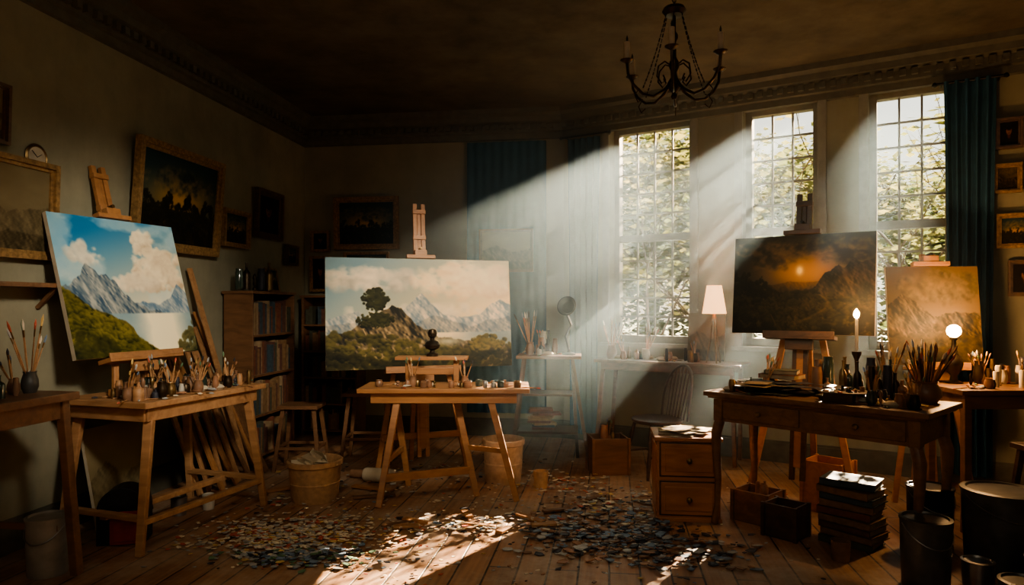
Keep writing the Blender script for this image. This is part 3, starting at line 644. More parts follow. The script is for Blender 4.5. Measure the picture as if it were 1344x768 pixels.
cb((0,0,.27),(.40,.36,.50),W_RED); cb((0,0,.53),(.43,.39,.022),W_RED); cb((0,0,.012),(.42,.38,.024),W_RED)
for zz in(.15,.40):
    cb((0,-.182,zz),(.37,.006,.225),W_DARK); cb((0,-.188,zz),(.35,.016,.205),W_RED); cb((0,-.197,zz),(.30,.008,.155),W_RED)
    mb.lathe([(0,0),(.008,0),(.008,.012),(.019,.02),(.016,.03),(0,.035)],c0+Q@V((0,-.200,zz)),M_BRASS,12,Q@Matrix.Rotation(math.pi/2,3,'X'))
cb((-.202,0,.27),(.006,.30,.42),W_RED)
mb.build('drawer_cabinet',.004)
mb=MB()
for i in range(14): mb.box((1.16+R.uniform(-.07,.07),4.58+R.uniform(-.06,.06),.5435+i*.0022),(.22,.16,.0018),R.choice([M_OLDP,M_EDGE,M_OLDP,M_PAPER]),R.uniform(-.6,.6))
mb.build('loose_papers')
# ------------------------------------------------------------------ windsor chair
mb=MB(); cx,cy=1.20,5.66; sz=.46; fa=math.radians(200); WC=W_DARK
fd=V((math.cos(fa),math.sin(fa),0)); sd=V((-fd.y,fd.x,0))
pts=[]
for k in range(26):
    t=2*math.pi*k/26; pts.append(fd*(.21*math.cos(t)*(1-.06*abs(math.sin(t))))+sd*.22*math.sin(t))
n_=26; ctr=V((cx,cy,0))
mb.add([ctr+p*s1+V((0,0,zz)) for zz,s1 in((sz-.035,.88),(sz-.02,1.),(sz-.004,1.),(sz,.96)) for p in pts]+[ctr+V((0,0,sz-.008))],
 [tuple(range(n_-1,-1,-1))]+[(r_*n_+i,r_*n_+(i+1)%n_,(r_+1)*n_+(i+1)%n_,(r_+1)*n_+i) for r_ in range(3) for i in range(n_)]+[(3*n_+i,3*n_+(i+1)%n_,4*n_) for i in range(n_)],WC,True)
lg=[]
for a_,b_ in((1,1),(1,-1),(-1,1),(-1,-1)):
    t=ctr+fd*a_*.13+sd*b_*.13+V((0,0,sz-.03)); f=ctr+fd*a_*.20+sd*b_*.19; lg.append((f,t))
    mb.sweep([f,f.lerp(t,.3),f.lerp(t,.55),f.lerp(t,.75),t],[.012,.018,.013,.019,.013],WC,8)
ml=[f.lerp(t,.4) for f,t in lg]
mb.tube(ml[0],ml[2],.009,WC); mb.tube(ml[1],ml[3],.009,WC); mb.tube((ml[0]+ml[2])/2,(ml[1]+ml[3])/2,.009,WC)
arc=[]
for k in range(17):
    t=math.pi*k/16; arc.append(ctr-fd*(.17+.10*math.sin(t))+sd*.19*math.cos(t)*(1+.12*math.sin(t))+V((0,0,sz-.01+.44*math.sin(t)**.6)))
mb.sweep(arc,.012,WC,8)
for k in range(-3,4):
    y_=k*.042; b0=ctr-fd*.175+sd*y_+V((0,0,sz-.01)); h_=.44*(1-(abs(y_)/.21)**2.6)**.45
    mb.tube(b0,ctr-fd*(.17+.10*h_/.44)+sd*y_*1.15+V((0,0,sz-.01+h_)),.007,WC,n=6)
mb.build('windsor_chair')
# ------------------------------------------------------------------ window desk
D0=V((.78,6.52,0)); dP=V((-WD.y,WD.x,0)); DL=1.36;DW=.42;z=.88; da=math.atan2(WD.y,WD.x)
def dp(a,b_,zz=0): return D0+WD*a+dP*b_+V((0,0,zz))
mb=MB(); mb.box(dp(DL/2,DW/2,z-.014),(DL,DW,.028),W_MID,da); mb.box(dp(DL/2,.04,z-.06),(DL-.12,.02,.07),W_MID,da); mb.box(dp(DL/2,DW-.04,z-.06),(DL-.12,.02,.07),W_MID,da)
for a_,b_,f in((.08,.05,-.07),(DL-.08,.05,.03),(.08,DW-.05,-.05),(DL-.08,DW-.05,.0)): mb.beam(dp(a_+f,b_-.02),dp(a_,b_,z-.028),.032,.032,W_MID,WD)
mb.build('writing_desk',.003)
mb=MB(); clutter(mb,dp(.05,.04),WD,dP,.95,.32,z,34,.13,DJ+[M_WHITE])
brush_pot(mb,dp(.12,.15).x,dp(.12,.15).y,z,.05,.13,M_CER,10,.34)
brush_pot(mb,dp(.45,.2).x,dp(.45,.2).y,z,.04,.1,M_WHITE,8,.26)
mb.build('art_supplies')
hp=dp(.80,.34,z+.002); picture('small_canvas',hp,WD*.34,V((0,0,.44))+dP*.06,art('drawing',40,50,61),.015)
mb=MB(); q=dp(1.10,.16); x,y=q.x,q.y
for k in range(3):
    t=k*2.094+.5; mb.beam((x+.07*math.cos(t),y+.07*math.sin(t),z),(x+.008*math.cos(t),y+.008*math.sin(t),z+.40),.012,.012,M_BRASS,(math.sin(t),-math.cos(t),0))
mb.lathe([(0,0),(.02,0),(.022,.02),(.012,.05),(.012,.12),(0,.12)],(x,y,z+.38),M_BRASS,14)
mb.lathe([(.105,0),(.065,.25),(.062,.25),(.102,0)],(x,y,z+.44),M_SHADE,28)
mb.lathe([(0,.0),(.02,.01),(.028,.035),(.02,.06),(0,.07)],(x,y,z+.50),mat('lamp_bulb',(1,.8,.5),.4,var=0,bump=0,emit=(1,.62,.28),es=12),14)
mb.build('table_lamp')
plight('table_lamp_light',(x,y,z+.60),32,(1,.55,.24),.04)
mb=MB(); z=.96; mb.box((.33,6.02,z-.013),(.56,.36,.026),W_MID,-.1)
for tx,ty,fx,fy in((.1,5.9,-.02,5.78),(.52,5.88,.66,5.76),(.54,6.14,.60,6.24),(.12,6.16,.02,6.26)): mb.beam((fx,fy,0),(tx,ty,z-.026),.028,.028,W_DARK,(1,0,0))
mb.box((.32,6.02,.30),(.52,.34,.02),W_DARK,-.1); mb.box((.32,6.02,.62),(.42,.28,.02),W_DARK,-.1)
mb.build('tall_stand',.003)
mb=MB(); clutter(mb,(.08,5.88,0),V((1,0,0)),V((0,1,0)),.36,.28,z,26,.22,DJ+[M_WHITE]); brush_pot(mb,.16,6.0,z,.04,.11,M_CER,9,.3); mb.build('jars_and_brushes')
mb=MB()
for i in range(9): book(mb,(.30+R.uniform(-.06,.06),6.02+R.uniform(-.02,.02),.31+i*.02),.14,.2,.019,math.pi/2+R.uniform(-.3,.3),R.choice(BOOKS))
mb.build('book_stack')
mb=MB(); x,y=.50,6.0
mb.lathe([(0,0),(.06,0),(.06,.012),(.015,.025),(.009,.05),(0,.05)],(x,y,z),M_BLACK,20)
mb.sweep([(x,y,z+.04),(x-.03,y,z+.16),(x+.02,y,z+.26),(x-.01,y,z+.34)],.010,M_BLACK,8)
Q=Matrix.Rotation(math.radians(70),3,'X')@Matrix.Rotation(math.radians(-25),3,'Y')
mb.lathe([(0,-.07),(.025,-.065),(.03,-.04),(.06,-.02),(.085,.02),(.088,.035),(.08,.035),(.055,-.01),(0,-.02)],(x-.01,y-.02,z+.42),M_BLACK,24,Q)
mb.tube((x-.01,y,z+.33),(x-.01,y-.0,z+.40),.010,M_BLACK)
mb.build('desk_lamp')
# ------------------------------------------------------------------ bookcases
def bookcase(name,O,D,Nn,L_,dep,H,n):
    a=math.atan2(D.y,D.x); mb=MB(); O=V(O)
    def bx(s_,o,z,d): p=O+D*s_+Nn*o; mb.box((p.x,p.y,z),d,W_MID,a)
    bx(.012,dep/2,H/2,(.024,dep,H)); bx(L_-.012,dep/2,H/2,(.024,dep,H)); bx(L_/2,.008,H/2,(L_-.04,.012,H-.02)); bx(L_/2,dep/2,H-.012,(L_+.03,dep+.02,.026))
    zs=[.06+(H-.1)*i/n for i in range(n)]
    for z in zs: bx(L_/2,dep/2,z,(L_-.048,dep,.022))
    ob=mb.build(name,.003)
    mb=MB(); gap=(H-.1)/n
    for z in zs:
        x=.04
        while x<L_-.07:
            t=R.uniform(.016,.045)
            if R.random()<.1: x+=.06; continue
            h=R.uniform(.55,.85)*gap; w=dep*R.uniform(.6,.8); p=O+D*(x+t/2)+Nn*(dep-.02-w/2); m_=R.choice(BOOKS)
            mb.box((p.x,p.y,z+.0115+h/2),(t*.9,w*.96,h*.97),M_OLDP,a)
            for s_ in(-1,1): q=p+D*s_*t*.46; mb.box((q.x,q.y,z+.0115+h/2),(t*.08,w,h),m_,a)
            q=p+Nn*w/2; mb.box((q.x,q.y,z+.0115+h/2),(t,.004,h),m_,a); x+=t+.001
    mb.build('row_of_books'); return ob
bookcase('bookcase',lw(5.95,.03),LD,LN,.80,.27,1.52,4)
bookcase('bookcase',bw(.10,.03),BD,BN,.62,.27,1.50,5)
mb=MB()
for k,(s_,h) in enumerate(((5.98,.18),(6.1,.24),(6.24,.15),(6.36,.2),(6.5,.26))): p=lw(s_,.16); jar(mb,p.x,p.y,1.535,.035,h,R.choice(DJ),k%3)
mb.build('vases_and_bottles')
p=lw(6.52,.15,1.537); picture('framed_landscape',p,LD*.2,V((0,0,.2))-LN*.04,art('dusk',30,30,71),.012,.02,M_GOLD,.008)
mb=MB()
for i in range(13):
    y=5.0+i*.06+R.uniform(-.02,.02); ln=R.uniform(1.15,1.8); ft_=lw(y+.05,R.uniform(.34,.55),.012); 
    off=(ft_-lw(y+.05,0,0)).length; zt=math.sqrt(max(ln*ln-(off-.05)**2,.5)); mb.beam(ft_,lw(y-.15+R.uniform(-.05,.05),.045,zt),R.uniform(.03,.06),.018,R.choice([W_LIGHT,W_MID,W_LIGHT,W_EASEL]),LD)
mb.build('leaning_battens',.002)
for i,(y,w_,h_) in enumerate(((5.45,.34,.62),(5.2,.5,.5))):
    b0=lw(y,.24+.05*i,.01); picture('leaning_canvas',b0,LD*w_,V((0,0,h_))-LN*.16,art('dusk' if i else 'drawing',30,40,80+i),.02)
b0=lw(4.2,.28,.01); picture('leaning_canvas',b0,LD*.5,V((0,0,.62))-LN*.12,art('drawing',50,50,90),.02)
mb=MB(); 
wall_piece(mb,lw(3.3),LD,LN,0,.85,1.50,1.525,W_MID,.16,.16)
for s_ in(.1,.75): mb.beam(lw(3.3)+LD*s_+LN*.005+V((0,0,1.38)),lw(3.3)+LD*s_+LN*.13+V((0,0,1.50)),.02,.02,W_MID,LD)
mb.build('wall_shelf')
mb=MB()
def ep(a,b_,zz=0): return lw(2.95,.03)+LD*a+LN*b_+V((0,0,zz))
z=.95; a=math.atan2(LD.y,LD.x); mb.box(ep(.35,.30,z-.02),(.70,.60,.04),W_MID,a)
for a_,b_ in((.05,.06),(.65,.06),(.65,.54),(.05,.54)): mb.beam(ep(a_+(.04 if a_>.3 else -.04),b_+(.05 if b_>.3 else 0)),ep(a_,b_,z-.04),.045,.045,W_MID,LD)
for b_ in(.06,.54): mb.box(ep(.35,b_,z-.09),(.56,.02,.09),W_MID,a)
for a_ in(.05,.65): mb.beam(ep(a_,.08,.25),ep(a_,.52,.25),.035,.025,W_MID,(0,0,1))
mb.build('side_bench',.004)
mb=MB(); clutter(mb,ep(.2,.1),LD,LN,.45,.4,.95,16,.12,DJ); brush_pot(mb,ep(.6,.4).x,ep(.6,.4).y,.95,.04,.11,M_GREY,8,.3); mb.build('jars_and_brushes')
# ------------------------------------------------------------------ floor items
def bin_(name,x,y,r,h,m,fill=True,seed=0):
    mb=MB(); mb.lathe([(0,0),(r*.84,0),(r*.86,.01),(r*.97,h*.86),(r*1.04,h*.88),(r*1.04,h*.98),(r*1.0,h),(r*.96,h),(r*.9,h*.9),(r*.8,.03),(0,.03)],(x,y,0),m,32)
    mb.lathe([(r*.915,h*.42),(r*.935,h*.43),(r*.935,h*.46),(r*.92,h*.47)],(x,y,0),m,32)
    if fill:
        rg=random.Random(seed)
        for i in range(12):
            t=rg.uniform(0,6.28);q=rg.uniform(0,r*.45); Q=Matrix.Rotation(rg.uniform(0,3),3,'Z')@Matrix.Rotation(rg.uniform(.3,1.2),3,'X')
            mb.box((x+math.cos(t)*q,y+math.sin(t)*q,h*.85+rg.uniform(0,.06)),(rg.uniform(.08,.2),rg.uniform(.06,.14),.003),M_PAPER if i%2 else M_EDGE,0,Q)
    return mb.build(name)
bin_('waste_paper_bin',-1.42,4.92,.19,.29,M_TERRA,True,4)
bin_('waste_paper_bin',-.07,5.42,.165,.34,M_BIN2,False)
def pail(name,x,y,r,h,m,handle=True,lid=False):
    mb=MB(); pr=[(0,0),(r*.9,0),(r*.92,.006),(r*.97,h*.5),(r*.985,h*.5),(r*.985,h*.53),(r*.975,h*.53),(r,h*.97),(r*1.04,h*.97),(r*1.04,h)]
    pr+= [(r*.9,h+.004),(r*.86,h-.006),(0,h-.006)] if lid else [(r*.95,h),(r*.87,.02),(0,.02)]
    mb.lathe(pr,(x,y,0),m,30)
    if handle:
        mb.sweep([(x+r*1.03*math.cos(math.pi*k/12),y-(r*1.05)*math.sin(math.pi*k/12),h*.93-.10*math.sin(math.pi*k/12)) for k in range(13)],.003,M_TIN,6)
    return mb.build(name)
pail('paint_bucket',-2.42,3.56,.10,.30,M_PAIL,True,True)
pail('paint_bucket',2.06,3.40,.115,.34,M_GREY,True,True)
pail('paint_bucket',2.60,3.62,.185,.42,M_GREY,True,True)
pail('paint_can',2.30,3.06,.10,.16,M_GREY,False,True); pail('paint_can',2.52,3.16,.12,.22,M_GREY,False,True)
pail('paint_can',2.40,3.92,.12,.36,M_BLACK,True,True)
pail('paint_can',2.28,3.34,.07,.15,M_TIN,False,True); pail('paint_can',1.80,3.74,.05,.11,M_CER,False,False)
pail('flower_pot',.22,5.22,.055,.13,M_TERRA,False)
pail('paint_can',-2.22,4.55,.05,.12,M_TIN,False,True); pail('paint_can',-2.08,4.68,.04,.10,M_WHITE,False,True)
mb=MB(); c0=V((-2.28,3.98,0)); n_=14; pts=[(-.13,0)]+[( -.13*math.cos(math.pi*k/n_), .20+.13*math.sin(math.pi*k/n_)) for k in range(n_+1)]+[(.13,0)]
k_=len(pts); aa=.25; Q=Matrix.Rotation(aa,3,'Z')
mb.add([c0+Q@V((a_,o,z_)) for o in(0,.16) for a_,z_ in pts],[tuple(range(k_)),tuple(range(2*k_-1,k_-1,-1))]+[(k_+i,k_+(i+1)%k_,(i+1)%k_,i) for i in range(k_)],M_BLACK)
mb.box(c0+Q@V((.03,-.012,.10)),(.17,.02,.19),M_REDP,aa); mb.box(c0+Q@V((.03,-.025,.10)),(.13,.01,.15),M_REDP,aa)
mb.build('arched_bread_box',.003)
mb=MB()
for i in range(9): book(mb,(2.0+R.uniform(-.015,.015),4.02+R.uniform(-.015,.015),.0+i*.042),.22,.30,.041,ra+math.pi/2+R.uniform(-.12,.12),R.choice(BOOKS))
mb.build('book_stack')
def crate(name,x,y,w,d,h,a,m,z=0):
    mb=MB(); Q=Matrix.Rotation(a,3,'Z'); c0=V((x,y,z))
    def bb(o,dd): mb.box(c0+Q@V(o),dd,m,a)
    t=.012; bb((0,0,t/2),(w,d,t)); 
    for sx in(-1,1): bb((sx*(w-t)/2,0,h/2),(t,d,h)); bb((0,sx*(d-t)/2,h/2),(w-2*t,t,h))
    for sx in(-1,1):
        for sy in(-1,1): bb((sx*(w/2),sy*(d/2),h/2),(.022,.022,h+.006))
    bb((0,0,h*.72),(w-2*t,d-2*t,.01)); mb.build(name,.002)
crate('wooden_crate',1.60,4.44,.24,.22,.20,ra,W_MID); crate('wooden_crate',1.66,4.14,.2,.18,.2,ra,W_DARK)
crate('wooden_crate',2.16,4.66,.26,.24,.34,ra,W_RED)
crate('wooden_crate',.80,5.72,.30,.26,.30,.1,W_MID)
mb=MB(); clutter(mb,(1.54,4.35,0),V((1,0,0)),V((0,1,0)),.16,.16,.152,5,.12); mb.build('bottles_in_crate')
mb=MB(); clutter(mb,(.72,5.64,0),V((1,0,0)),V((0,1,0)),.18,.18,.226,7,.2,DJ); mb.build('bottles_in_crate')
mb=MB()
for i in range(6): jar(mb,1.60+i*.045+R.uniform(-.01,.01),4.66+R.uniform(-.03,.03),0,.022,R.uniform(.12,.22),R.choice([GLASS,M_CER]),1)
mb.build('glass_bottles')
def stool(name,x,y,z,w,m,sp=.06):
    mb=MB(); mb.box((x,y,z-.015),(w,w*.8,.03),m)
    F_=[];T_=[]
    for a_,b_ in((-1,-1),(1,-1),(1,1),(-1,1)): T_.append((x+a_*w*.38,y+b_*w*.28)); F_.append((x+a_*(w*.38+sp),y+b_*(w*.28+sp)))
    leg4(mb,T_,F_,z-.03,.035,m,.028)
    for i,j in((0,1),(1,2),(2,3),(3,0)):
        p=V((*F_[i],0)).lerp(V((*T_[i],z)),.35);q=V((*F_[j],0)).lerp(V((*T_[j],z)),.35); mb.beam(p,q,.025,.018,m,(0,0,1))
    mb.build(name,.003)
stool('wooden_stool',-1.28,6.15,.62,.42,W_MID); stool('wooden_stool',3.0,3.75,.62,.34,W_DARK)
stool('wooden_stool',-1.80,5.85,.55,.34,W_MID)
mb=MB()
def chip(x,y,s_,m,z=0):
    if x<-2.2: return
    n_=R.choice((4,5,5,6)); a0=R.uniform(0,6.3); tl=(R.uniform(-.35,.35),R.uniform(-.35,.35)); pts=[]
    for k in range(n_):
        t=a0+2*math.pi*k/n_; r=s_*R.uniform(.6,1.1); dx,dy=r*math.cos(t),r*math.sin(t)*.75; pts.append((x+dx,y+dy,z+.004+max(0,dx*tl[0]+dy*tl[1])))
    mb.add(pts+[(p[0],p[1],p[2]+.0035) for p in pts],[tuple(range(n_-1,-1,-1)),tuple(range(n_,2*n_))]+[(i,(i+1)%n_,n_+(i+1)%n_,n_+i) for i in range(n_)],m)
pale=[PAINTS[4],PAINTS[7],M_PAPER,PAINTS[4],PAINTS[1],PAINTS[0],PAINTS[7],M_STONE]
dark=[PAINTS[5],PAINTS[2],PAINTS[6],PAINTS[5],PAINTS[7],W_MID]
def pile(cx,cy,sx,sy,n,pal,s0=.012,s1=.03):
    for i in range(n): chip(R.gauss(cx,sx),R.gauss(cy,sy),R.uniform(s0,s1),R.choice(pal),R.uniform(0,.015))
pile(-1.42,4.12,.24,.18,700,pale,.010,.026); pile(-1.15,3.78,.20,.08,300,[PAINTS[7],PAINTS[5],PAINTS[2],PAINTS[3]],.012,.032); pile(-1.0,4.2,.3,.2,300,pale,.008,.022)
pile(.55,4.12,.26,.20,480,dark,.014,.042); pile(.95,3.85,.25,.16,220,dark,.014,.042); pile(.75,4.7,.22,.2,180,dark+pale,.012,.035)
pile(-.1,4.35,.30,.12,150,pale+dark,.012,.035); pile(.35,5.3,.3,.2,130,pale,.01,.03); pile(-.9,5.6,.6,.3,200,pale+dark,.008,.03); pile(-.1,4.4,1.0,.6,520,pale+dark,.006,.018)
pile(-1.6,4.9,.15,.3,60,dark+pale,.01,.03)
mb.build('paint_chips')
mb=MB()
for x,y,a_,l_,w_ in((-.72,4.30,.5,.20,.05),(-.62,4.36,2.6,.18,.045),(-.66,4.27,.1,.16,.06),(.12,4.42,2.4,.22,.05),(.2,4.3,.2,.16,.05),(-.2,4.28,2.9,.2,.03),(-1.0,4.95,.3,.3,.05),(-1.05,5.15,2.8,.34,.06),(-1.7,5.15,.5,.4,.05),(.6,4.9,.8,.2,.04),(-.05,4.2,1.,.12,.05),(.3,4.6,.4,.2,.04),(-.3,4.5,1.9,.14,.05)):
    mb.box((x,y,.014+R.uniform(0,.01)),(l_,w_,.016),R.choice([W_LIGHT,W_MID,W_EASEL]),a_,Matrix.Rotation(a_,3,'Z')@Matrix.Rotation(R.uniform(-.04,.04),3,'Y'))
mb.build('wood_offcuts',.002)
mb=MB()
Q=Matrix.Rotation(1.3,3,'Z')@Matrix.Rotation(math.pi/2,3,'X')
mb.lathe([(0,-.12),(.05,-.12),(.055,-.1),(.055,.1),(.05,.12),(0,.12)],(-1.05,5.38,.056),M_EDGE,16,Q); mb.lathe([(0,-.1),(.035,-.1),(.035,.1),(0,.1)],(-1.2,5.5,.036),M_CER,12,Q)
mb.build('rolled_canvas')
# ------------------------------------------------------------------ chandelier
mb=MB(); x,y=.95,4.0; zc=2.60
mb.lathe([(0,0),(.012,.004),(.02,.02),(.012,.04),(.035,.07),(.04,.10),(.02,.13),(.014,.16),(.03,.19),(.028,.22),(.012,.25),(.012,.34),(.022,.36),(.022,.38),(.01,.40),(.01,.52),(.0,.52)],(x,y,zc),M_BRONZE,16)
mb.lathe([(0,0),(.05,.004),(.07,.03),(.06,.05),(.02,.055),(0,.055)],(x,y,zc+.49),M_BRONZE,20)
mb.lathe([(.0,0),(.06,.0),(.065,-.012),(.045,-.03),(.012,-.045),(0,-.045)],(x,y,CZ),M_BRONZE,20)
k=0; zz=zc+.53
while zz<CZ-.05:
    t=math.pi/2*(k%2); lp=[(x+.011*math.cos(a_)*math.cos(t),y+.011*math.cos(a_)*math.sin(t),zz+.018*math.sin(a_)) for a_ in [2*math.pi*j/10 for j in range(11)]]
    mb.sweep(lp,.003,M_BLACK,5,False); zz+=.028; k+=1
for i in range(6):
    t=i*math.pi/3+.25; ux,uy=math.cos(t),math.sin(t)
    pr=[(.02,.10),(.06,.05),(.12,.01),(.18,.02),(.235,.07),(.265,.13),(.27,.19)]
    mb.sweep([(x+r*ux*1.1,y+r*uy*1.1,zc+h) for r,h in pr],[.009,.0085,.008,.008,.008,.008,.009],M_BRONZE,7)
    pr=[(.02,.20),(.06,.22),(.10,.19),(.11,.13),(.08,.09),(.055,.11),(.07,.14)]
    mb.sweep([(x+r*ux,y+r*uy,zc+h) for r,h in pr],.005,M_BRONZE,6)
    pr=[(.22,.05),(.25,.01),(.23,-.03),(.20,-.01)]
    mb.sweep([(x+r*ux,y+r*uy,zc+h) for r,h in pr],.0035,M_BRONZE,6)
    cx_,cy_=x+.297*ux,y+.297*uy
    mb.lathe([(0,.185),(.012,.187),(.038,.203),(.040,.208),(.014,.205),(.014,.225),(0,.225)],(cx_,cy_,zc),M_BRONZE,14)
    mb.lathe([(0,.205),(.016,.205),(.016,.31),(.005,.315),(0,.315)],(cx_,cy_,zc),M_STONE,10); mb.lathe([(0,.31),(.005,.318),(.007,.33),(0,.352)],(cx_,cy_,zc),GLASS,8)
    a0=V((x+.05*ux,y+.05*uy,zc+.50)); a1=V((x+.20*ux,y+.20*uy,zc+.05))
    nl=18
    for j in range(nl):
        p0=a0.lerp(a1,j/nl)+V((0,0,-.03*math.sin(math.pi*j/nl))); p1=a0.lerp(a1,(j+.75)/nl)+V((0,0,-.03*math.sin(math.pi*(j+.75)/nl)))
        mb.tube(p0,p1,.0045 if j%2 else .003,M_BLACK,n=5)
mb.build('chandelier')
# ------------------------------------------------------------------ outside
m,N,L,b=nt('leaf'); N.remove(b); out=N['Material Output']
df=N.new('ShaderNodeBsdfDiffuse'); tr=N.new('ShaderNodeBsdfTranslucent'); ms=N.new('ShaderNodeMixShader'); ms.inputs[0].default_value=.6
tc=N.new('ShaderNodeTexCoord'); no=N.new('ShaderNodeTexNoise'); no.inputs['Scale'].default_value=.9
cr=N.new('ShaderNodeValToRGB'); cr.color_ramp.elements[0].position=.35; cr.color_ramp.elements[1].position=.65
cr.color_ramp.elements[0].color=(.055,.075,.022,1); cr.color_ramp.elements[1].color=(.18,.165,.055,1)
L.new(tc.outputs['Object'],no.inputs['Vector']); L.new(no.outputs['Fac'],cr.inputs['Fac']); L.new(cr.outputs['Color'],df.inputs['Color']); L.new(cr.outputs['Color'],tr.inputs['Color'])
L.new(df.outputs[0],ms.inputs[1]); L.new(tr.outputs[0],ms.inputs[2]); L.new(ms.outputs[0],out.inputs['Surface'])
M_LEAF=m; M_BARK=mat('bark',(.07,.05,.03),.9,var=.4,scale=20)
mb=MB()
def tree(mb,x,y,h,spread,nl,seed,ls=1.,tk=.03,gs=.035):
    rg=random.Random(seed); tips=[]
    def grow(p,d,l,r,dep):
        pts=[p];rr=[r];q=V(p)
        for i in range(4):
            d=(d+V((rg.uniform(-.25,.25),rg.uniform(-.25,.25),rg.uniform(-.08,.18)))).normalized(); q=q+d*l/4; pts.append(V(q)); rr.append(r*(1-.12*(i+1)))
            if dep>=2: tips.append(V(q))
        mb.sweep(pts,rr,M_BARK,6)
        if dep<3:
            for i in range(4 if dep<2 else 3): 
                nd=(d*.6+V((rg.uniform(-1,1),rg.uniform(-1,1),rg.uniform(-.3,.6)))*spread).normalized(); grow(pts[2+i%3],nd,l*.68,r*.5,dep+1)
    grow(V((x,y,-.1)),V((0,0,1)),h*.36,tk*h,0)
    vs=[];fs=[]; g=h*gs
    for i in range(nl):
        c_=rg.choice(tips)+V((rg.gauss(0,g),rg.gauss(0,g),rg.gauss(0,g))); s_=rg.uniform(.05,.11)*ls
        Q=Matrix.Rotation(rg.uniform(0,6.3),3,'Z')@Matrix.Rotation(rg.uniform(-1.3,1.3),3,'X'); k=len(vs)
        vs+= [c_+Q@V(v_) for v_ in((-s_,0,0),(0,-s_*.5,0),(s_,0,0),(0,s_*.5,0))]; fs.append((k,k+1,k+2,k+3))
    mb.add(vs,fs,M_LEAF)
for i,(x,y,h) in enumerate(((1.8,17.5,7.2),(3.6,18.5,8.2),(5.4,17.2,7.6),(7.2,19,7.4),(10.0,17,5.2),(12.0,16.5,5.4),(3.0,21,10),(6.2,22,9.6),(9.6,23,8.2),(14.5,17,6),(12.5,21,6.8),(11,24,9.5),(14,24,9.5))): tree(mb,x,y,h,.8,5200,100+i,1.3)
tree(mb,9.0,12.3,6.6,.8,3600,140,.8)  # near tree added to hold back sun from the third window
rg=random.Random(5); vs=[];fs=[]
for i in range(9000):
    x=rg.uniform(1,14); c_=V((x,15.5+rg.gauss(0,.3),abs(rg.gauss(0,.7))+1.0*rg.random())); s_=rg.uniform(.06,.11)
    Q=Matrix.Rotation(rg.uniform(0,6.3),3,'Z')@Matrix.Rotation(rg.uniform(-1.3,1.3),3,'X'); k=len(vs)
    vs+= [c_+Q@V(v_) for v_ in((-s_,0,0),(0,-s_*.5,0),(s_,0,0),(0,s_*.5,0))]; fs.append((k,k+1,k+2,k+3))
mb.add(vs,fs,M_LEAF); mb.build('garden_trees')
mb=MB()
for i,(t,o,h) in enumerate(((1.25,-1.7,5.0),(2.1,-1.9,5.2),(2.95,-1.7,5.2),(3.7,-1.5,5.2),(4.3,-2.2,5.4),(.4,-2.0,5.0),(3.1,-2.8,5.8))):
    p=ww(t,o,0); tree(mb,p.x,p.y,h,.8,560,300+i,.75,.006,.014)
mb.build('garden_shrubs')
mb=MB(); mb.add([(-20,7.95,-.15),(30,7.95,-.15),(30,60,-.15),(-20,60,-.15)],[(0,1,2,3)],mat('lawn',(.06,.10,.03),.9,var=.4)); mb.build('ground')
# ------------------------------------------------------------------ haze: dust hanging in the air by the windows
m=bpy.data.materials.new('dusty_air'); m.use_nodes=True; N=m.node_tree.nodes; L=m.node_tree.links; N.remove(N['Principled BSDF'])
vs_=N.new('ShaderNodeVolumeScatter'); vs_.inputs['Color'].default_value=(.62,.86,1,1); vs_.inputs['Anisotropy'].default_value=.2
ge=N.new('ShaderNodeNewGeometry'); sb=N.new('ShaderNodeVectorMath'); sb.operation='SUBTRACT'; sb.inputs[1].default_value=(1.15,6.0,1.95)
dv=N.new('ShaderNodeVectorMath'); dv.operation='DIVIDE'; dv.inputs[1].default_value=(3.0,2.7,2.4)
le=N.new('ShaderNodeVectorMath'); le.operation='LENGTH'
mr=N.new('ShaderNodeMapRange'); mr.interpolation_type='SMOOTHSTEP'; mr.inputs['From Min'].default_value=1.0; mr.inputs['From Max'].default_value=.1; mr.inputs['To Min'].default_value=0; mr.inputs['To Max'].default_value=.145
L.new(ge.outputs['Position'],sb.inputs[0]); L.new(sb.outputs[0],dv.inputs[0]); L.new(dv.outputs[0],le.inputs[0]); L.new(le.outputs['Value'],mr.inputs['Value'])
L.new(mr.outputs[0],vs_.inputs['Density']); L.new(vs_.outputs[0],N['Material Output'].inputs['Volume'])
P=[V((-1.85,3.3,0)),V((4.1,3.3,0)),V((4.1,4.86,0)),V((.53,7.02,0)),V((-1.85,7.37,0))]
mb=MB(); mb.add([V((p.x,p.y,z)) for z in(.03,CZ-.02) for p in P],[tuple(range(4,-1,-1)),tuple(range(5,10))]+[(i,(i+1)%5,5+(i+1)%5,5+i) for i in range(5)],m)
mb.build('dusty_air')
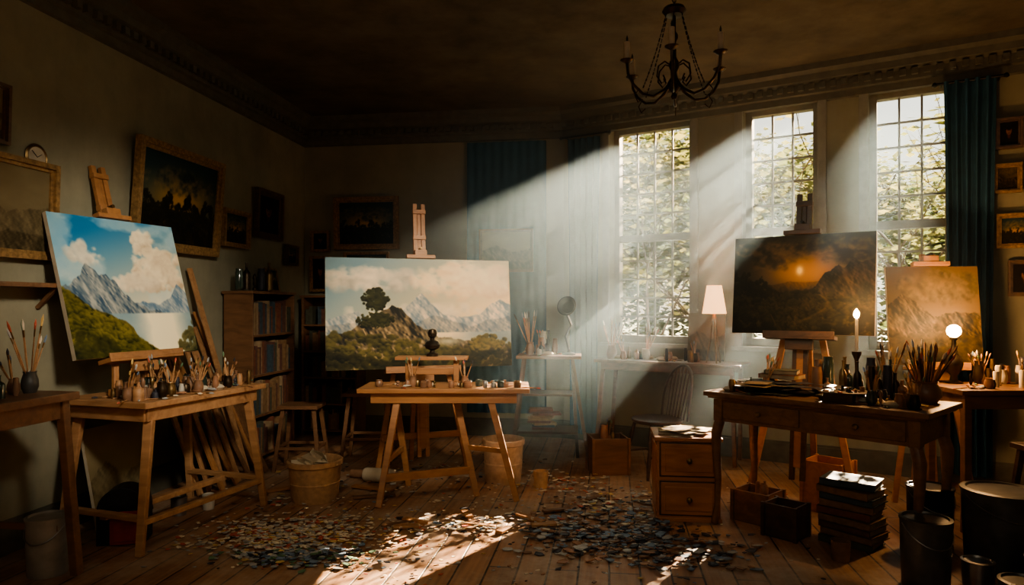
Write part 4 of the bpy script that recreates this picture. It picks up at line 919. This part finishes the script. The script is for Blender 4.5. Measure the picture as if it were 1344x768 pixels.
# ------------------------------------------------------------------ lights
sd_=V((-.70,-1,-.48)).normalized()
l=bpy.data.lights.new('sun','SUN'); l.energy=105; l.angle=math.radians(.5); l.color=(1,.78,.52)
o=bpy.data.objects.new('sun',l); o.rotation_euler=sd_.to_track_quat('-Z','Y').to_euler(); o.location=(8,14,8); bpy.context.collection.objects.link(o)
def spot(name,loc,tgt,e,col,ang,bl=.8,size=.25):
    l=bpy.data.lights.new(name,'SPOT'); l.energy=e; l.color=col; l.spot_size=math.radians(ang); l.spot_blend=bl; l.shadow_soft_size=size
    o=bpy.data.objects.new(name,l); o.location=loc; o.rotation_euler=(V(tgt)-V(loc)).to_track_quat('-Z','Y').to_euler(); bpy.context.collection.objects.link(o)
spot('fill_spot',(.6,1.2,3.2),(-2.25,4.4,1.4),660,(1,.89,.72),30,.7)  # added fill, no real fixture: brightens the valley canvas and work table
spot('fill_spot',(.5,2.0,3.2),(-.7,5.5,1.3),700,(1,.87,.68),32,.7)  # added fill to brighten the lake canvas, no fixture there
spot('fill_spot',(-.2,1.6,3.2),(2.0,4.6,1.45),140,(1,.90,.74),26,.8)  # weaker added fill for the sunset canvas
spot('fill_spot',(-.8,1.6,3.3),(-.4,4.6,0),110,(1,.78,.52),62,1.)  # wide warm fill added over the floor
l=bpy.data.lights.new('fill_area','AREA'); l.energy=44; l.color=(1,.84,.62); l.size=2.5  # unseen soft fill added behind the camera, not a room fixture
o=bpy.data.objects.new('fill_area',l); o.location=(0,-.8,3.2); o.rotation_euler=(math.radians(42),0,0); bpy.context.collection.objects.link(o)
w=bpy.data.worlds.new('sky'); bpy.context.scene.world=w; w.use_nodes=True; N=w.node_tree.nodes; L=w.node_tree.links; bg=N['Background']
tc=N.new('ShaderNodeTexCoord'); sp=N.new('ShaderNodeSeparateXYZ'); cr=N.new('ShaderNodeValToRGB')
L.new(tc.outputs['Generated'],sp.inputs[0]); L.new(sp.outputs['Z'],cr.inputs['Fac']); L.new(cr.outputs['Color'],bg.inputs['Color'])
cr.color_ramp.elements[0].position=.0; cr.color_ramp.elements[0].color=(1,.88,.62,1); cr.color_ramp.elements[1].position=.6; cr.color_ramp.elements[1].color=(.50,.70,.82,1)
bg.inputs['Strength'].default_value=2.0
try: bpy.context.scene.view_settings.look='AgX - Medium High Contrast'
except Exception as e: print(e)
# ------------------------------------------------------------------ camera
cam=bpy.data.cameras.new('camera'); cam.lens=24; cam.sensor_width=36; cam.shift_y=.0119; cam.clip_start=.05
o=bpy.data.objects.new('camera',cam); o.location=(0,0,1.4); o.rotation_euler=(math.pi/2,0,0); bpy.context.collection.objects.link(o); bpy.context.scene.camera=o
